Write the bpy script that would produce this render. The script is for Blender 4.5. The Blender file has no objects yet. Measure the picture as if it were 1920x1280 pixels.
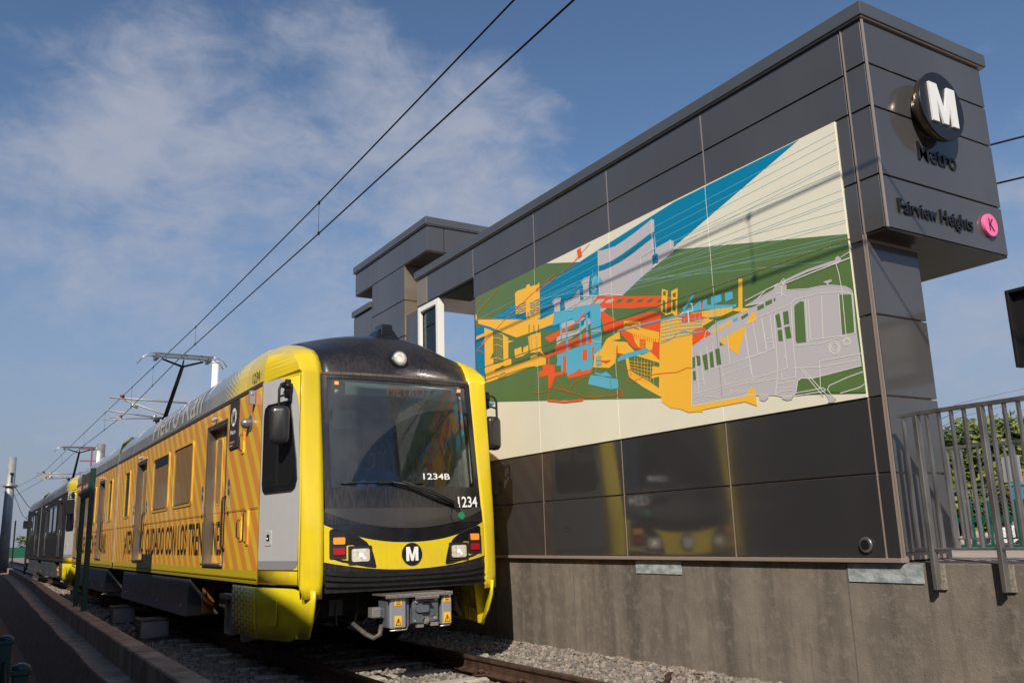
import bpy, bmesh, math, random
from mathutils import Vector, Matrix
from mathutils.geometry import tessellate_polygon
random.seed(7)
R = math.radians
S = bpy.context.scene
COL = S.collection

# ------------------------------------------------------------------ camera
cam = bpy.data.cameras.new('camera'); camo = bpy.data.objects.new('camera', cam); COL.objects.link(camo); S.camera = camo
YAW, PITCH, ROLL = R(31.8317), R(12.3787), R(-1.7568)
_cy, _sy, _cp, _sp = math.cos(YAW), math.sin(YAW), math.cos(PITCH), math.sin(PITCH)
_f = Vector((_sy*_cp, _cy*_cp, _sp)); _r = Vector((_cy, -_sy, 0)); _u = _r.cross(_f)
_r2 = _r*math.cos(ROLL)+_u*math.sin(ROLL); _u2 = _u*math.cos(ROLL)-_r*math.sin(ROLL)
camo.matrix_world = Matrix(((_r2.x, _u2.x, -_f.x, 0), (_r2.y, _u2.y, -_f.y, 0), (_r2.z, _u2.z, -_f.z, 1.286), (0, 0, 0, 1)))
cam.sensor_width = 36; cam.lens = 30.79; cam.clip_end = 6000; cam.clip_start = .05

# ------------------------------------------------------------------ light
SUN_AZ, SUN_EL = 39.5, 36.5          # light travels toward +X+Y
sl = bpy.data.lights.new('sun', 'SUN'); slo = bpy.data.objects.new('sun', sl); COL.objects.link(slo)
sl.energy = 4.6; sl.angle = R(.53); sl.color = (1, .91, .78)
d = Vector((math.sin(R(SUN_AZ))*math.cos(R(SUN_EL)), math.cos(R(SUN_AZ))*math.cos(R(SUN_EL)), -math.sin(R(SUN_EL))))
slo.rotation_euler = d.to_track_quat('-Z', 'Y').to_euler()

W = bpy.data.worlds.new('World'); S.world = W; W.use_nodes = True
S.view_settings.view_transform = 'Standard'; S.view_settings.look = 'None'; S.view_settings.exposure = .15; S.view_settings.gamma = 1
def build_world():
    nt = W.node_tree; nt.nodes.clear(); N = nt.nodes.new; L = nt.links.new
    out = N('ShaderNodeOutputWorld'); bg = N('ShaderNodeBackground'); bg.inputs['Strength'].default_value = .10
    sky = N('ShaderNodeTexSky'); sky.sky_type = 'NISHITA'; sky.sun_disc = False
    sky.sun_elevation = R(SUN_EL); sky.sun_rotation = R(180+SUN_AZ); sky.air_density = 1.0; sky.dust_density = .6; sky.ozone_density = 2.2; sky.altitude = 50
    tc = N('ShaderNodeTexCoord'); sep = N('ShaderNodeSeparateXYZ'); L(tc.outputs['Generated'], sep.inputs[0])
    def M(op, a, b=None, c=None):
        n = N('ShaderNodeMath'); n.operation = op
        for i, x in enumerate((a, b, c)):
            if x is None: continue
            if isinstance(x, (int, float)): n.inputs[i].default_value = x
            else: L(x, n.inputs[i])
        return n.outputs[0]
    mp = N('ShaderNodeMapping'); L(tc.outputs['Generated'], mp.inputs[0]); mp.inputs['Scale'].default_value = (1, 1, 1.7); mp.inputs['Rotation'].default_value = (R(8), R(-14), 0)
    n1 = N('ShaderNodeTexNoise'); n1.inputs['Scale'].default_value = 5.2; n1.inputs['Detail'].default_value = 10; n1.inputs['Roughness'].default_value = .56; n1.inputs['Distortion'].default_value = .25
    L(mp.outputs[0], n1.inputs['Vector'])
    n2 = N('ShaderNodeTexNoise'); n2.inputs['Scale'].default_value = 17; n2.inputs['Detail'].default_value = 9; n2.inputs['Roughness'].default_value = .62; n2.inputs['Distortion'].default_value = .6
    L(mp.outputs[0], n2.inputs['Vector'])
    # where the cloud field lies: a bank low and to the left, clear blue to the right and above
    def blob(dx, dy, dz, r0, r1):
        v = N('ShaderNodeVectorMath'); v.operation = 'DOT_PRODUCT'; L(tc.outputs['Generated'], v.inputs[0]); v.inputs[1].default_value = Vector((dx, dy, dz)).normalized()
        m = N('ShaderNodeMapRange'); m.interpolation_type = 'SMOOTHSTEP'; L(v.outputs['Value'], m.inputs[0]); m.inputs[1].default_value = math.cos(R(r1)); m.inputs[2].default_value = math.cos(R(r0)); return m.outputs[0]
    m = None
    for b in BLOBS:
        q = blob(*b[:3], b[3], b[4]); q = M('MULTIPLY', q, b[5]); m = q if m is None else M('MAXIMUM', m, q)
    dens = M('ADD', M('MULTIPLY', n1.outputs[0], .72), M('MULTIPLY', n2.outputs[0], .28)); dens = M('ADD', M('MULTIPLY', M('SUBTRACT', dens, .5), 1.5), .5)
    dens = M('ADD', dens, M('MULTIPLY', m, .42))
    mr = N('ShaderNodeMapRange'); mr.interpolation_type = 'SMOOTHSTEP'; L(dens, mr.inputs[0]); mr.inputs[1].default_value = .66; mr.inputs[2].default_value = 1.14; mr.inputs[4].default_value = .85
    mix = N('ShaderNodeMixRGB'); L(mr.outputs[0], mix.inputs[0])
    tint = N('ShaderNodeMixRGB'); tint.blend_type = 'MULTIPLY'; tint.inputs[0].default_value = 1; L(sky.outputs[0], tint.inputs[1]); tint.inputs[2].default_value = SKY_TINT
    # low band of lavender haze near the horizon
    hz = N('ShaderNodeMapRange'); hz.interpolation_type = 'SMOOTHSTEP'; L(sep.outputs[2], hz.inputs[0]); hz.inputs[1].default_value = .42; hz.inputs[2].default_value = -.02; hz.inputs[4].default_value = .9
    hm = N('ShaderNodeMixRGB'); L(hz.outputs[0], hm.inputs[0]); L(tint.outputs[0], hm.inputs[1]); hm.inputs[2].default_value = HAZE_COL
    L(hm.outputs[0], mix.inputs[1]); mix.inputs[2].default_value = CLOUD_COL
    L(mix.outputs[0], bg.inputs[0]); L(bg.outputs[0], out.inputs[0])
SKY_TINT = (.78, .86, .93, 1); HAZE_COL = (2.35, 2.65, 3.55, 1); CLOUD_COL = (3.6, 3.85, 4.65, 1)
BLOBS = [(.151, .889, .40, 1, 12, .95), (.293, .854, .42, 1, 12, 1.0), (.438, .808, .37, 1, 12, .95), (.02, .95, .33, 1, 9, .8), (.04, .878, .477, 1, 6, .35), (.33, .90, .26, 1, 14, .7), (.84, .505, .2, 2, 16, .6), (.12, .97, .20, 2, 14, .62)]
build_world()

# ------------------------------------------------------------------ materials
MATS = {}
def mat(name, col, rough=.6, metal=0, spec=.5, ior=None, noise=0, nscale=6, bump=0, bscale=40, col2=None, coat=0, emit=None, estr=0, nstretch=(1, 1, 1), ndetail=6, thr=(.35, .65)):
    if name in MATS: return MATS[name]
    m = bpy.data.materials.new(name); m.use_nodes = True; nt = m.node_tree; b = nt.nodes['Principled BSDF']; N = nt.nodes.new; L = nt.links.new
    b.inputs['Base Color'].default_value = (*col, 1); b.inputs['Roughness'].default_value = rough; b.inputs['Metallic'].default_value = metal; b.inputs['Specular IOR Level'].default_value = spec
    if ior: b.inputs['IOR'].default_value = ior
    if coat: b.inputs['Coat Weight'].default_value = coat; b.inputs['Coat Roughness'].default_value = .08
    tc = N('ShaderNodeTexCoord'); mp = N('ShaderNodeMapping'); L(tc.outputs['Object'], mp.inputs[0]); mp.inputs['Scale'].default_value = nstretch
    if noise or col2:
        n = N('ShaderNodeTexNoise'); n.inputs['Scale'].default_value = nscale; n.inputs['Detail'].default_value = ndetail; L(mp.outputs[0], n.inputs['Vector'])
        mr = N('ShaderNodeMapRange'); L(n.outputs[0], mr.inputs[0]); mr.inputs[1].default_value = thr[0]; mr.inputs[2].default_value = thr[1]
        mx = N('ShaderNodeMixRGB'); L(mr.outputs[0], mx.inputs[0])
        c2 = col2 if col2 else tuple(max(0, c*(1-noise)) for c in col)
        mx.inputs[1].default_value = (*c2, 1); mx.inputs[2].default_value = (*col, 1); L(mx.outputs[0], b.inputs['Base Color'])
    if bump:
        n = N('ShaderNodeTexNoise'); n.inputs['Scale'].default_value = bscale; n.inputs['Detail'].default_value = 5; L(tc.outputs['Object'], n.inputs['Vector'])
        bp = N('ShaderNodeBump'); bp.inputs['Strength'].default_value = bump; bp.inputs['Distance'].default_value = .02; L(n.outputs[0], bp.inputs['Height']); L(bp.outputs[0], b.inputs['Normal'])
    if emit: b.inputs['Emission Color'].default_value = (*emit, 1); b.inputs['Emission Strength'].default_value = estr
    MATS[name] = m
    return m
def srgb(r, g, b, k=1):
    f = lambda c: ((c/255)/12.92 if c/255 <= .04045 else ((c/255+.055)/1.055)**2.4)*k
    return (f(r), f(g), f(b))
class G:
    """small helper for writing node graphs"""
    def __init__(s, name):
        s.m = bpy.data.materials.new(name); s.m.use_nodes = True; s.nt = s.m.node_tree; s.b = s.nt.nodes['Principled BSDF']; MATS[name] = s.m
        tc = s.nt.nodes.new('ShaderNodeTexCoord'); s.co = tc.outputs['Object']; sp = s.nt.nodes.new('ShaderNodeSeparateXYZ'); s.nt.links.new(s.co, sp.inputs[0]); s.x, s.y, s.z = sp.outputs
    def M(s, op, a, b=None, c=None):
        n = s.nt.nodes.new('ShaderNodeMath'); n.operation = op
        for i, x in enumerate((a, b, c)):
            if x is None: continue
            if isinstance(x, (int, float)): n.inputs[i].default_value = x
            else: s.nt.links.new(x, n.inputs[i])
        return n.outputs[0]
    def mix(s, f, a, b):
        n = s.nt.nodes.new('ShaderNodeMixRGB')
        for i, x in enumerate((f, a, b)):
            if isinstance(x, tuple): n.inputs[i].default_value = (*x, 1)
            elif isinstance(x, (int, float)): n.inputs[i].default_value = x
            else: s.nt.links.new(x, n.inputs[i])
        return n.outputs[0]
    def noise(s, scale, detail=5, stretch=(1, 1, 1)):
        mp = s.nt.nodes.new('ShaderNodeMapping'); s.nt.links.new(s.co, mp.inputs[0]); mp.inputs['Scale'].default_value = stretch
        n = s.nt.nodes.new('ShaderNodeTexNoise'); n.inputs['Scale'].default_value = scale; n.inputs['Detail'].default_value = detail; s.nt.links.new(mp.outputs[0], n.inputs['Vector']); return n.outputs[0]
    def rng(s, x, a, b, c=0, d=1):
        n = s.nt.nodes.new('ShaderNodeMapRange'); s.nt.links.new(x, n.inputs[0]); n.inputs[1].default_value = a; n.inputs[2].default_value = b; n.inputs[3].default_value = c; n.inputs[4].default_value = d; return n.outputs[0]
    def done(s, col, rough=.5, metal=0, bump=None, bstr=.3, bdist=.01, ior=None, coat=0):
        def put(k, v):
            if isinstance(v, tuple): s.b.inputs[k].default_value = (*v, 1)
            elif isinstance(v, (int, float)): s.b.inputs[k].default_value = v
            else: s.nt.links.new(v, s.b.inputs[k])
        put('Base Color', col); put('Roughness', rough); put('Metallic', metal)
        if ior: put('IOR', ior)
        if coat: put('Coat Weight', coat); put('Coat Roughness', .06)
        if bump is not None:
            bp = s.nt.nodes.new('ShaderNodeBump'); bp.inputs['Strength'].default_value = bstr; bp.inputs['Distance'].default_value = bdist; s.nt.links.new(bump, bp.inputs['Height']); s.nt.links.new(bp.outputs[0], s.b.inputs['Normal'])
        return s.m

# ------------------------------------------------------------------ mesh helpers
class MB:
    def __init__(s): s.v = []; s.f = []; s.m = []; s.sm = []
    def add(s, vs, fs, mi=0, smooth=False):
        o = len(s.v); s.v += [tuple(v) for v in vs]
        for f in fs: s.f.append([i+o for i in f]); s.m.append(mi); s.sm.append(smooth)
        return s
    def box(s, x0, y0, z0, x1, y1, z1, mi=0):
        x0, x1 = sorted((x0, x1)); y0, y1 = sorted((y0, y1)); z0, z1 = sorted((z0, z1))
        vs = [(x, y, z) for x in (x0, x1) for y in (y0, y1) for z in (z0, z1)]
        return s.add(vs, [(0, 1, 3, 2), (4, 6, 7, 5), (0, 4, 5, 1), (2, 3, 7, 6), (0, 2, 6, 4), (1, 5, 7, 3)], mi)
    def hexa(s, a, b, mi=0):
        """two quads a,b (4 pts each) joined into a closed solid"""
        vs = list(a)+list(b); n = len(a)
        fs = [tuple(range(n))[::-1], tuple(range(n, 2*n))]+[(i, (i+1) % n, n+(i+1) % n, n+i) for i in range(n)]
        return s.add(vs, fs, mi)
    def prism(s, poly, fn0, fn1, mi=0, back=True):
        """poly: 2-D outline, fn0/fn1 map a 2-D point to front/back 3-D points"""
        tri = tessellate_polygon([[Vector((p[0], p[1], 0)) for p in poly]]); n = len(poly)
        vs = [fn0(*p) for p in poly]
        if back:
            vs += [fn1(*p) for p in poly]
            return s.add(vs, [tuple(t) for t in tri]+[tuple(n+i for i in t)[::-1] for t in tri]+[(i, (i+1) % n, n+(i+1) % n, n+i) for i in range(n)], mi)
        return s.add(vs, [tuple(t) for t in tri], mi)
    def tube(s, p0, p1, r0, r1=None, n=10, mi=0, cap=True, smooth=True):
        return s.path([p0, p1], [r0, r0 if r1 is None else r1], n, mi, cap, smooth)
    def path(s, pts, r, n=8, mi=0, cap=True, smooth=True):
        pts = [Vector(p) for p in pts]; k = len(pts)
        if isinstance(r, (int, float)): r = [r]*k
        o = len(s.v); t0 = None; ring = []
        for i, p in enumerate(pts):
            t = (pts[min(i+1, k-1)]-pts[max(i-1, 0)]).normalized()
            if t0 is None:
                a = Vector((0, 0, 1)) if abs(t.z) < .9 else Vector((1, 0, 0)); x = t.cross(a).normalized()
            else:
                x = (x - t*x.dot(t)).normalized()
            y = t.cross(x); t0 = t
            for j in range(n):
                an = 2*math.pi*j/n; ring.append(p+(x*math.cos(an)+y*math.sin(an))*r[i])
        fs = [(i*n+j, i*n+(j+1) % n, (i+1)*n+(j+1) % n, (i+1)*n+j) for i in range(k-1) for j in range(n)]
        s.add(ring, fs, mi, smooth)
        if cap: s.f += [[o+j for j in range(n)][::-1], [o+(k-1)*n+j for j in range(n)]]; s.m += [mi]*2; s.sm += [False]*2
        return s
    def bar(s, p0, p1, w, h, up=(0, 0, 1), mi=0):
        p0, p1 = Vector(p0), Vector(p1); t = (p1-p0).normalized(); x = t.cross(Vector(up)).normalized()*w/2; y = x.cross(t).normalized()*h/2
        return s.hexa([p0-x-y, p0+x-y, p0+x+y, p0-x+y], [p1-x-y, p1+x-y, p1+x+y, p1-x+y], mi)
    def sphere(s, c, r, n=12, m=8, mi=0, sc=(1, 1, 1)):
        vs = []; fs = []
        for i in range(m+1):
            a = math.pi*i/m
            for j in range(n):
                b = 2*math.pi*j/n; vs.append((c[0]+r*sc[0]*math.sin(a)*math.cos(b), c[1]+r*sc[1]*math.sin(a)*math.sin(b), c[2]+r*sc[2]*math.cos(a)))
        for i in range(m):
            for j in range(n): fs.append((i*n+j, (i+1)*n+j, (i+1)*n+(j+1) % n, i*n+(j+1) % n))
        return s.add(vs, fs, mi, True)
    def build(s, name, mats, parent=None, bevel=0, seg=2, smooth_angle=None, weld=False):
        me = bpy.data.meshes.new(name); me.from_pydata(s.v, [], s.f)
        for m in (mats if isinstance(mats, (list, tuple)) else [mats]): me.materials.append(m)
        me.polygons.foreach_set('material_index', s.m); me.polygons.foreach_set('use_smooth', s.sm)
        bm = bmesh.new(); bm.from_mesh(me)
        if weld: bmesh.ops.remove_doubles(bm, verts=bm.verts, dist=.0004)
        if len(s.f) < 60000: bmesh.ops.recalc_face_normals(bm, faces=bm.faces)
        bm.to_mesh(me); bm.free()
        o = bpy.data.objects.new(name, me); COL.objects.link(o)
        if parent is not None: o.parent = parent
        if bevel:
            b = o.modifiers.new('bevel', 'BEVEL'); b.width = bevel; b.segments = seg; b.limit_method = 'ANGLE'; b.angle_limit = R(40)
        return o
def tag(o, label=None, cat=None, group=None, kind=None):
    if label: o['label'] = label
    if cat: o['category'] = cat
    if group: o['group'] = group
    if kind: o['kind'] = kind
    return o
def thing(name, loc, label, cat, group=None):
    o = bpy.data.objects.new(name, None); o.location = loc; o.empty_display_size = .2; COL.objects.link(o); return tag(o, label, cat, group)
def rrect(x0, y0, x1, y1, r, n=5):
    out = []
    for cx, cy, a in ((x1-r, y1-r, 0), (x0+r, y1-r, 90), (x0+r, y0+r, 180), (x1-r, y0+r, 270)):
        for k in range(n+1): an = R(a+90*k/n); out.append((cx+r*math.cos(an), cy+r*math.sin(an)))
    return out
def circ(cx, cy, r, n=28, ry=None): return [(cx+r*math.cos(2*math.pi*k/n), cy+(ry or r)*math.sin(2*math.pi*k/n)) for k in range(n)]
def text_outline(s, bold=0.0, extrude=0.0):
    """flat or extruded glyph mesh, normalised: height of capitals = 1, starts at x = 0; returns verts, faces, width"""
    cu = bpy.data.curves.new('glyphs', 'FONT'); cu.body = s; cu.size = 1; cu.offset = bold; cu.extrude = extrude; cu.resolution_u = 5
    o = bpy.data.objects.new('glyphs', cu); COL.objects.link(o); dg = bpy.context.evaluated_depsgraph_get(); me = o.evaluated_get(dg).to_mesh()
    vs = [tuple(v.co) for v in me.vertices]; fs = [tuple(p.vertices) for p in me.polygons]
    o.evaluated_get(dg).to_mesh_clear(); bpy.data.objects.remove(o); bpy.data.curves.remove(cu)
    x0 = min(v[0] for v in vs); x1 = max(v[0] for v in vs); k = 1/.69
    return [((v[0]-x0)*k, v[1]*k, v[2]) for v in vs], fs, (x1-x0)*k
def put_text(mb, s, fn, w, h, mi=0, bold=0.0, cut=None):
    """write s into a w x h field; fn maps (x, y) to 3-D"""
    vs, fs, tw = text_outline(s, bold)
    vs = [(v[0]*w/tw, v[1]*h, 0) for v in vs]
    if cut: fs = [f for f in fs if not any(a < sum(vs[i][0] for i in f)/len(f) < b for a, b in cut)]
    mb.add([fn(v[0], v[1]) for v in vs], fs, mi)
def put_text3(mb, s, fn, w, h, depth, mi=0, bold=0.0):
    vs, fs, tw = text_outline(s, bold, .5)
    z0 = min(v[2] for v in vs); z1 = max(v[2] for v in vs)
    mb.add([fn(v[0]*w/tw, v[1]*h, depth*(v[2]-z0)/(z1-z0)) for v in vs], fs, mi)
def interp(t, x):
    for (a, b), (c, e) in zip(t, t[1:]):
        if x <= c: return b+(e-b)*max(0, (x-a))/(c-a)
    return t[-1][1]
# ------------------------------------------------------------------ palette
def panel_mat(name, base, rough, ior):
    g = G(name); n = g.noise(1.3, 4, (1, 1, .35)); n2 = g.noise(60, 2, (1, 1, .05))
    col = g.mix(g.rng(n, .3, .7), tuple(c*.88 for c in base), tuple(c*1.1 for c in base))
    r = g.rng(g.M('ADD', g.M('MULTIPLY', n, .7), g.M('MULTIPLY', n2, .3)), .3, .7, rough, rough+.08)
    return g.done(col, r, 0, bump=g.noise(.9, 1), bstr=.2, bdist=.02, ior=ior)
PANEL = panel_mat('grey_cladding', (.074, .072, .073), .10, 1.75)
PANEL_LOW = panel_mat('polished_dark_cladding', (.038, .037, .039), .055, 2.2)
PANEL_SUN = mat('painted_sun_cladding', (.42, .34, .26), .3, .55, noise=.2, nscale=2)  # same grey cladding, painted beige for the sunlight reflected onto it
BRONZE = mat('bronze_trim', (.46, .37, .31), .4, .5)
COPING = panel_mat('grey_coping', (.075, .08, .088), .3, 1.7)
GAP = mat('dark_joint', (.06, .045, .035), .7)
SOFFIT = mat('mirror_soffit', (.13, .115, .10), .1, .8, noise=.3, nscale=2)
def concrete(name, a, b, stain=True, bumpy=.35):
    g = G(name); n = g.noise(2.3, 8); st = g.noise(3.2, 6, (1, 1, .13)); fine = g.noise(70, 4); sp = g.noise(9, 8)
    st2 = g.noise(14, 4, (1, 1, .07))
    c = g.mix(g.rng(n, .3, .7), a, b)
    if stain:
        c = g.mix(g.rng(st, .42, .64, 0, .75), c, tuple(x*.52 for x in a)); c = g.mix(g.rng(st2, .56, .70, 0, .45), c, tuple(x*.6 for x in a)); c = g.mix(g.rng(g.M('ADD', g.M('MULTIPLY', sp, .6), g.M('MULTIPLY', g.noise(34, 6), .4)), .50, .66, 0, .45), c, tuple(min(1, x*1.25) for x in b))
    return g.done(c, .9, 0, bump=g.M('ADD', fine, g.M('MULTIPLY', sp, 1.6)), bstr=bumpy, bdist=.012)
CONC = concrete('stained_concrete', (.150, .127, .104), (.225, .195, .16))
CONC2 = concrete('curb_concrete', (.30, .21, .155), (.42, .31, .235), True, .3)
DECK = concrete('deck_concrete', (.34, .28, .24), (.42, .36, .31), False, .15)
TIEC = concrete('tie_concrete', (.30, .26, .22), (.45, .40, .34), False, .5)
PATCH = mat('patched_plaster', (.42, .46, .46), .85, noise=.45, nscale=9, bump=.3, nstretch=(1, 1, 2.2), col2=(.20, .24, .25))
STEEL = mat('galvanised_steel', (.36, .35, .34), .36, .75, noise=.45, nscale=7, nstretch=(1, 1, .4), col2=(.17, .155, .145), thr=(.3, .62))
STEEL2 = mat('pale_steel', (.50, .48, .45), .35, .7)
ALU = mat('aluminium', (.62, .60, .57), .28, .9)
RUST = mat('rusty_rail_steel', (.115, .06, .04), .6, .25, col2=(.05, .028, .02), nscale=9, bump=.3)
RAILTOP = mat('worn_rail_head', (.20, .14, .10), .32, .7, noise=.35, nscale=14, nstretch=(1, .15, 1))
WHITE = mat('white_paint', (.78, .78, .76), .4)
LETTER = mat('white_lettering', (.80, .80, .78), .45)
CREAM = mat('cream_mural_panel', (.80, .765, .62), .28, noise=.03, nscale=2)
MUR = [mat('mural_green', srgb(94, 122, 72), .28, noise=.06, nscale=3), mat('mural_blue', srgb(0, 128, 168), .28), mat('mural_grey', srgb(192, 188, 192), .28), mat('mural_offwhite', srgb(222, 220, 214), .28),
       mat('mural_yellow', srgb(250, 190, 62), .28), mat('mural_orange', srgb(238, 95, 42), .28), mat('mural_sky_blue', srgb(92, 180, 208), .28), mat('mural_wire_blue', srgb(138, 182, 188), .28)]
g = G('yellow_paint'); _g = g.noise(2.5, 6); _s = g.noise(30, 4, (1, 1, .08)); _low = g.rng(g.z, .8, 1.5, 1, 0)
YELLOW = g.done(g.mix(g.M('MULTIPLY', g.rng(g.M('ADD', _g, g.M('MULTIPLY', _s, .5)), .6, 1.0, .03, .30), g.M('ADD', .5, _low)), (.74, .56, .014), (.34, .25, .06)), g.rng(_g, .3, .7, .16, .34), 0, bump=g.noise(1.4, 2), bstr=.10, bdist=.03, coat=.45)
YELLOW_SKIRT = mat('yellow_skirt_paint', (.64, .53, .012), .4, noise=.08, nscale=4)
SILVER = mat('silver_panel', (.56, .56, .58), .33, .15, coat=.3, noise=.04)
SILVER2 = mat('silver_band', (.30, .30, .33), .35, .15)
BLACK = mat('gloss_black', (.013, .013, .015), .2, coat=.5, noise=.4, nscale=5)
DUSTY = None
g = G('dusty_black_mask')
_d = g.noise(46, 3, (1, 1, .05)); _d2 = g.noise(2.2, 6)
DUSTY = g.done(g.mix(g.rng(g.M('MULTIPLY', _d, g.rng(_d2, .3, .7, .5, 1.3)), .3, .62, 0, .3), (.014, .013, .014), (.085, .072, .062)), g.rng(_d2, .3, .7, .2, .38), 0, coat=.25)
RUBBER = mat('black_rubber', (.012, .012, .012), .55)
DARK = mat('undercar_dark', (.018, .016, .015), .7, noise=.4, nscale=8)
GUNMETAL = mat('grey_machinery', (.14, .16, .18), .45, .3, noise=.25, nscale=12)
BROWNMETAL = mat('dusty_bogie_steel', (.16, .135, .12), .6, .2, noise=.5, nscale=8)
STEP = mat('tread_plate', (.42, .38, .36), .35, .7, noise=.4, nscale=70)
AMBER = mat('amber_lens', (.85, .28, .03), .15, emit=(1, .35, .05), estr=.25, noise=.3, nscale=120)
REDL = mat('red_lens', (.45, .01, .02), .15, noise=.3, nscale=120)
LAMP = mat('headlamp_glass', (.75, .74, .70), .06, .55, emit=(1, .8, .55), estr=.35, noise=.6, nscale=38)
HALO = mat('lamp_spark', (.9, .85, .8), .2, emit=(1, .8, .5), estr=2.5)
GREENP = mat('dark_green_paint', (.008, .048, .034), .35, noise=.15)
GREENP2 = mat('green_rail_paint', (.006, .085, .05), .45)
BLACKP = mat('black_powder_coat', (.012, .012, .013), .5, spec=.3)
SIGNB = mat('brown_sign_face', (.075, .06, .055), .5)
GREYP = mat('grey_sign_face', (.26, .26, .26), .5)
PINK = mat('pink_badge', (.85, .16, .36), .35)
NEARBLACK = mat('letter_black', (.012, .012, .014), .35)
WIRE = mat('dark_wire', (.02, .02, .022), .4, .5)
COPPER = mat('brown_wire', (.055, .045, .042), .45, .6)
TUBE = mat('cantilever_tube', (.34, .32, .29), .5, .5)
INSUL = mat('red_insulator', (.16, .035, .025), .4)
def stripes(name, a, b, dim=1.0, rough=.3, coat=.5):
    g = G(name)
    t = g.M('FRACT', g.M('DIVIDE', g.M('SUBTRACT', g.M('MULTIPLY', g.y, 1.0), g.M('MULTIPLY', g.z, .87)), .40))
    e = g.rng(g.M('ABSOLUTE', g.M('SUBTRACT', t, .5)), .21, .235)
    n = g.noise(1.2, 5, (1, 1, .5))
    c = g.mix(e, a, b); c = g.mix(g.rng(n, .35, .7, 0, .16), c, tuple(x*.6 for x in a))
    bot = g.rng(g.z, .97, .975, 1, 0)
    c = g.mix(bot, c, (.58, .46, .012)) if dim == 1 else c
    return g.done(c, rough, 0, coat=coat)
STRIPE = stripes('orange_striped_wrap', (.90, .57, .045), (.80, .32, .05))
STRIPEG = stripes('orange_striped_window_film', (.34, .225, .05), (.35, .165, .06), .8, .12, .6)
JAMB = mat('brushed_door_frame', (.36, .33, .30), .3, .8, noise=.3, nscale=5, nstretch=(1, 1, .3))
def roofmat():
    g = G('grey_roof_fairing'); u = g.M('ABSOLUTE', g.x)
    ty = g.M('DIVIDE', g.y, .075); tz = g.M('DIVIDE', g.z, .062)
    fy = g.M('SUBTRACT', g.M('FRACT', ty), .5); fz = g.M('SUBTRACT', g.M('FRACT', g.M('ADD', tz, g.M('MULTIPLY', g.M('FLOOR', ty), .5))), .5)
    dd = g.M('SQRT', g.M('ADD', g.M('MULTIPLY', fy, fy), g.M('MULTIPLY', fz, fz)))
    rad = g.rng(g.y, 2.1, 2.95, .62, .12)
    yel = g.M('LESS_THAN', dd, rad); yel = g.M('MULTIPLY', yel, g.M('LESS_THAN', g.y, 2.98)); 
    n = g.noise(2, 6); c = g.mix(g.rng(n, .3, .7), (.17, .18, .185), (.23, .235, .24))
    return g.done(g.mix(yel, c, (.80, .62, .02)), .26, 0, coat=.4)
ROOFG = roofmat()
def hexmat():
    g = G('yellow_skirt_with_grey_honeycomb')
    ty = g.M('DIVIDE', g.y, .125); fl = g.M('FLOOR', ty); tz = g.M('ADD', g.M('DIVIDE', g.z, .085), g.M('MULTIPLY', g.M('MODULO', fl, 2), .5))
    fy = g.M('ABSOLUTE', g.M('SUBTRACT', g.M('FRACT', ty), .5)); fz = g.M('ABSOLUTE', g.M('SUBTRACT', g.M('FRACT', tz), .5))
    dd = g.M('MAXIMUM', g.M('ADD', g.M('MULTIPLY', fz, .9), g.M('MULTIPLY', fy, .45)), fy)
    rad = g.rng(g.y, 1.25, 2.1, .52, .34)
    hexa = g.M('LESS_THAN', dd, rad); hexa = g.M('MAXIMUM', hexa, g.M('LESS_THAN', g.y, 1.22))
    return g.done(g.mix(hexa, (.16, .17, .21), (.74, .64, .015)), .42)
HEXY = hexmat()
def boxmat():
    g = G('dusty_equipment_box'); e = g.M('ADD', g.M('MULTIPLY', g.noise(3.2, 6, (1, 1.6, .1)), .34), -.01)
    dust = g.rng(g.M('SUBTRACT', g.z, g.M('ADD', e, .30)), -.006, .006, 1, 0)
    n = g.noise(3, 5, (1, 1, .3)); c = g.mix(g.rng(n, .3, .7), (.085, .10, .12), (.15, .165, .19))
    return g.done(g.mix(dust, c, (.24, .20, .19)), g.rng(dust, 0, 1, .3, .8), .3)
BOXM = boxmat()
GLASSD = mat('dark_window_glass', (.012, .013, .015), .05, spec=.9)
def windshield():
    g = G('windshield_glass'); nt = g.nt; b = g.b
    out = nt.nodes['Material Output']; tr = nt.nodes.new('ShaderNodeBsdfTransparent'); gl = nt.nodes.new('ShaderNodeBsdfGlossy'); gl.inputs['Roughness'].default_value = .02; gl.inputs[0].default_value = (.9, .95, 1, 1)
    tr.inputs[0].default_value = (.80, .85, .85, 1); fr = nt.nodes.new('ShaderNodeFresnel'); fr.inputs[0].default_value = 1.5
    df = nt.nodes.new('ShaderNodeBsdfDiffuse'); df.inputs[0].default_value = (.16, .16, .155, 1)
    m0 = nt.nodes.new('ShaderNodeMixShader'); nt.links.new(tr.outputs[0], m0.inputs[1]); nt.links.new(df.outputs[0], m0.inputs[2])
    # road film left outside the sweep of the wiper
    dx = g.M('SUBTRACT', g.x, .62); dz = g.M('SUBTRACT', g.z, 1.35); rr = g.M('SQRT', g.M('ADD', g.M('MULTIPLY', dx, dx), g.M('MULTIPLY', dz, dz)))
    outside = g.rng(rr, 1.36, 1.38); f = g.M('ADD', g.rng(g.noise(40, 3, (1, 1, .1)), .3, .7, .01, .05), g.M('MULTIPLY', outside, g.rng(g.noise(3, 5), .3, .7, .09, .20)))
    nt.links.new(f, m0.inputs[0])
    mx = nt.nodes.new('ShaderNodeMixShader'); nt.links.new(fr.outputs[0], mx.inputs[0]); nt.links.new(m0.outputs[0], mx.inputs[1]); nt.links.new(gl.outputs[0], mx.inputs[2]); nt.links.new(mx.outputs[0], out.inputs[0])
    return g.m
WIND = windshield()
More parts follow.
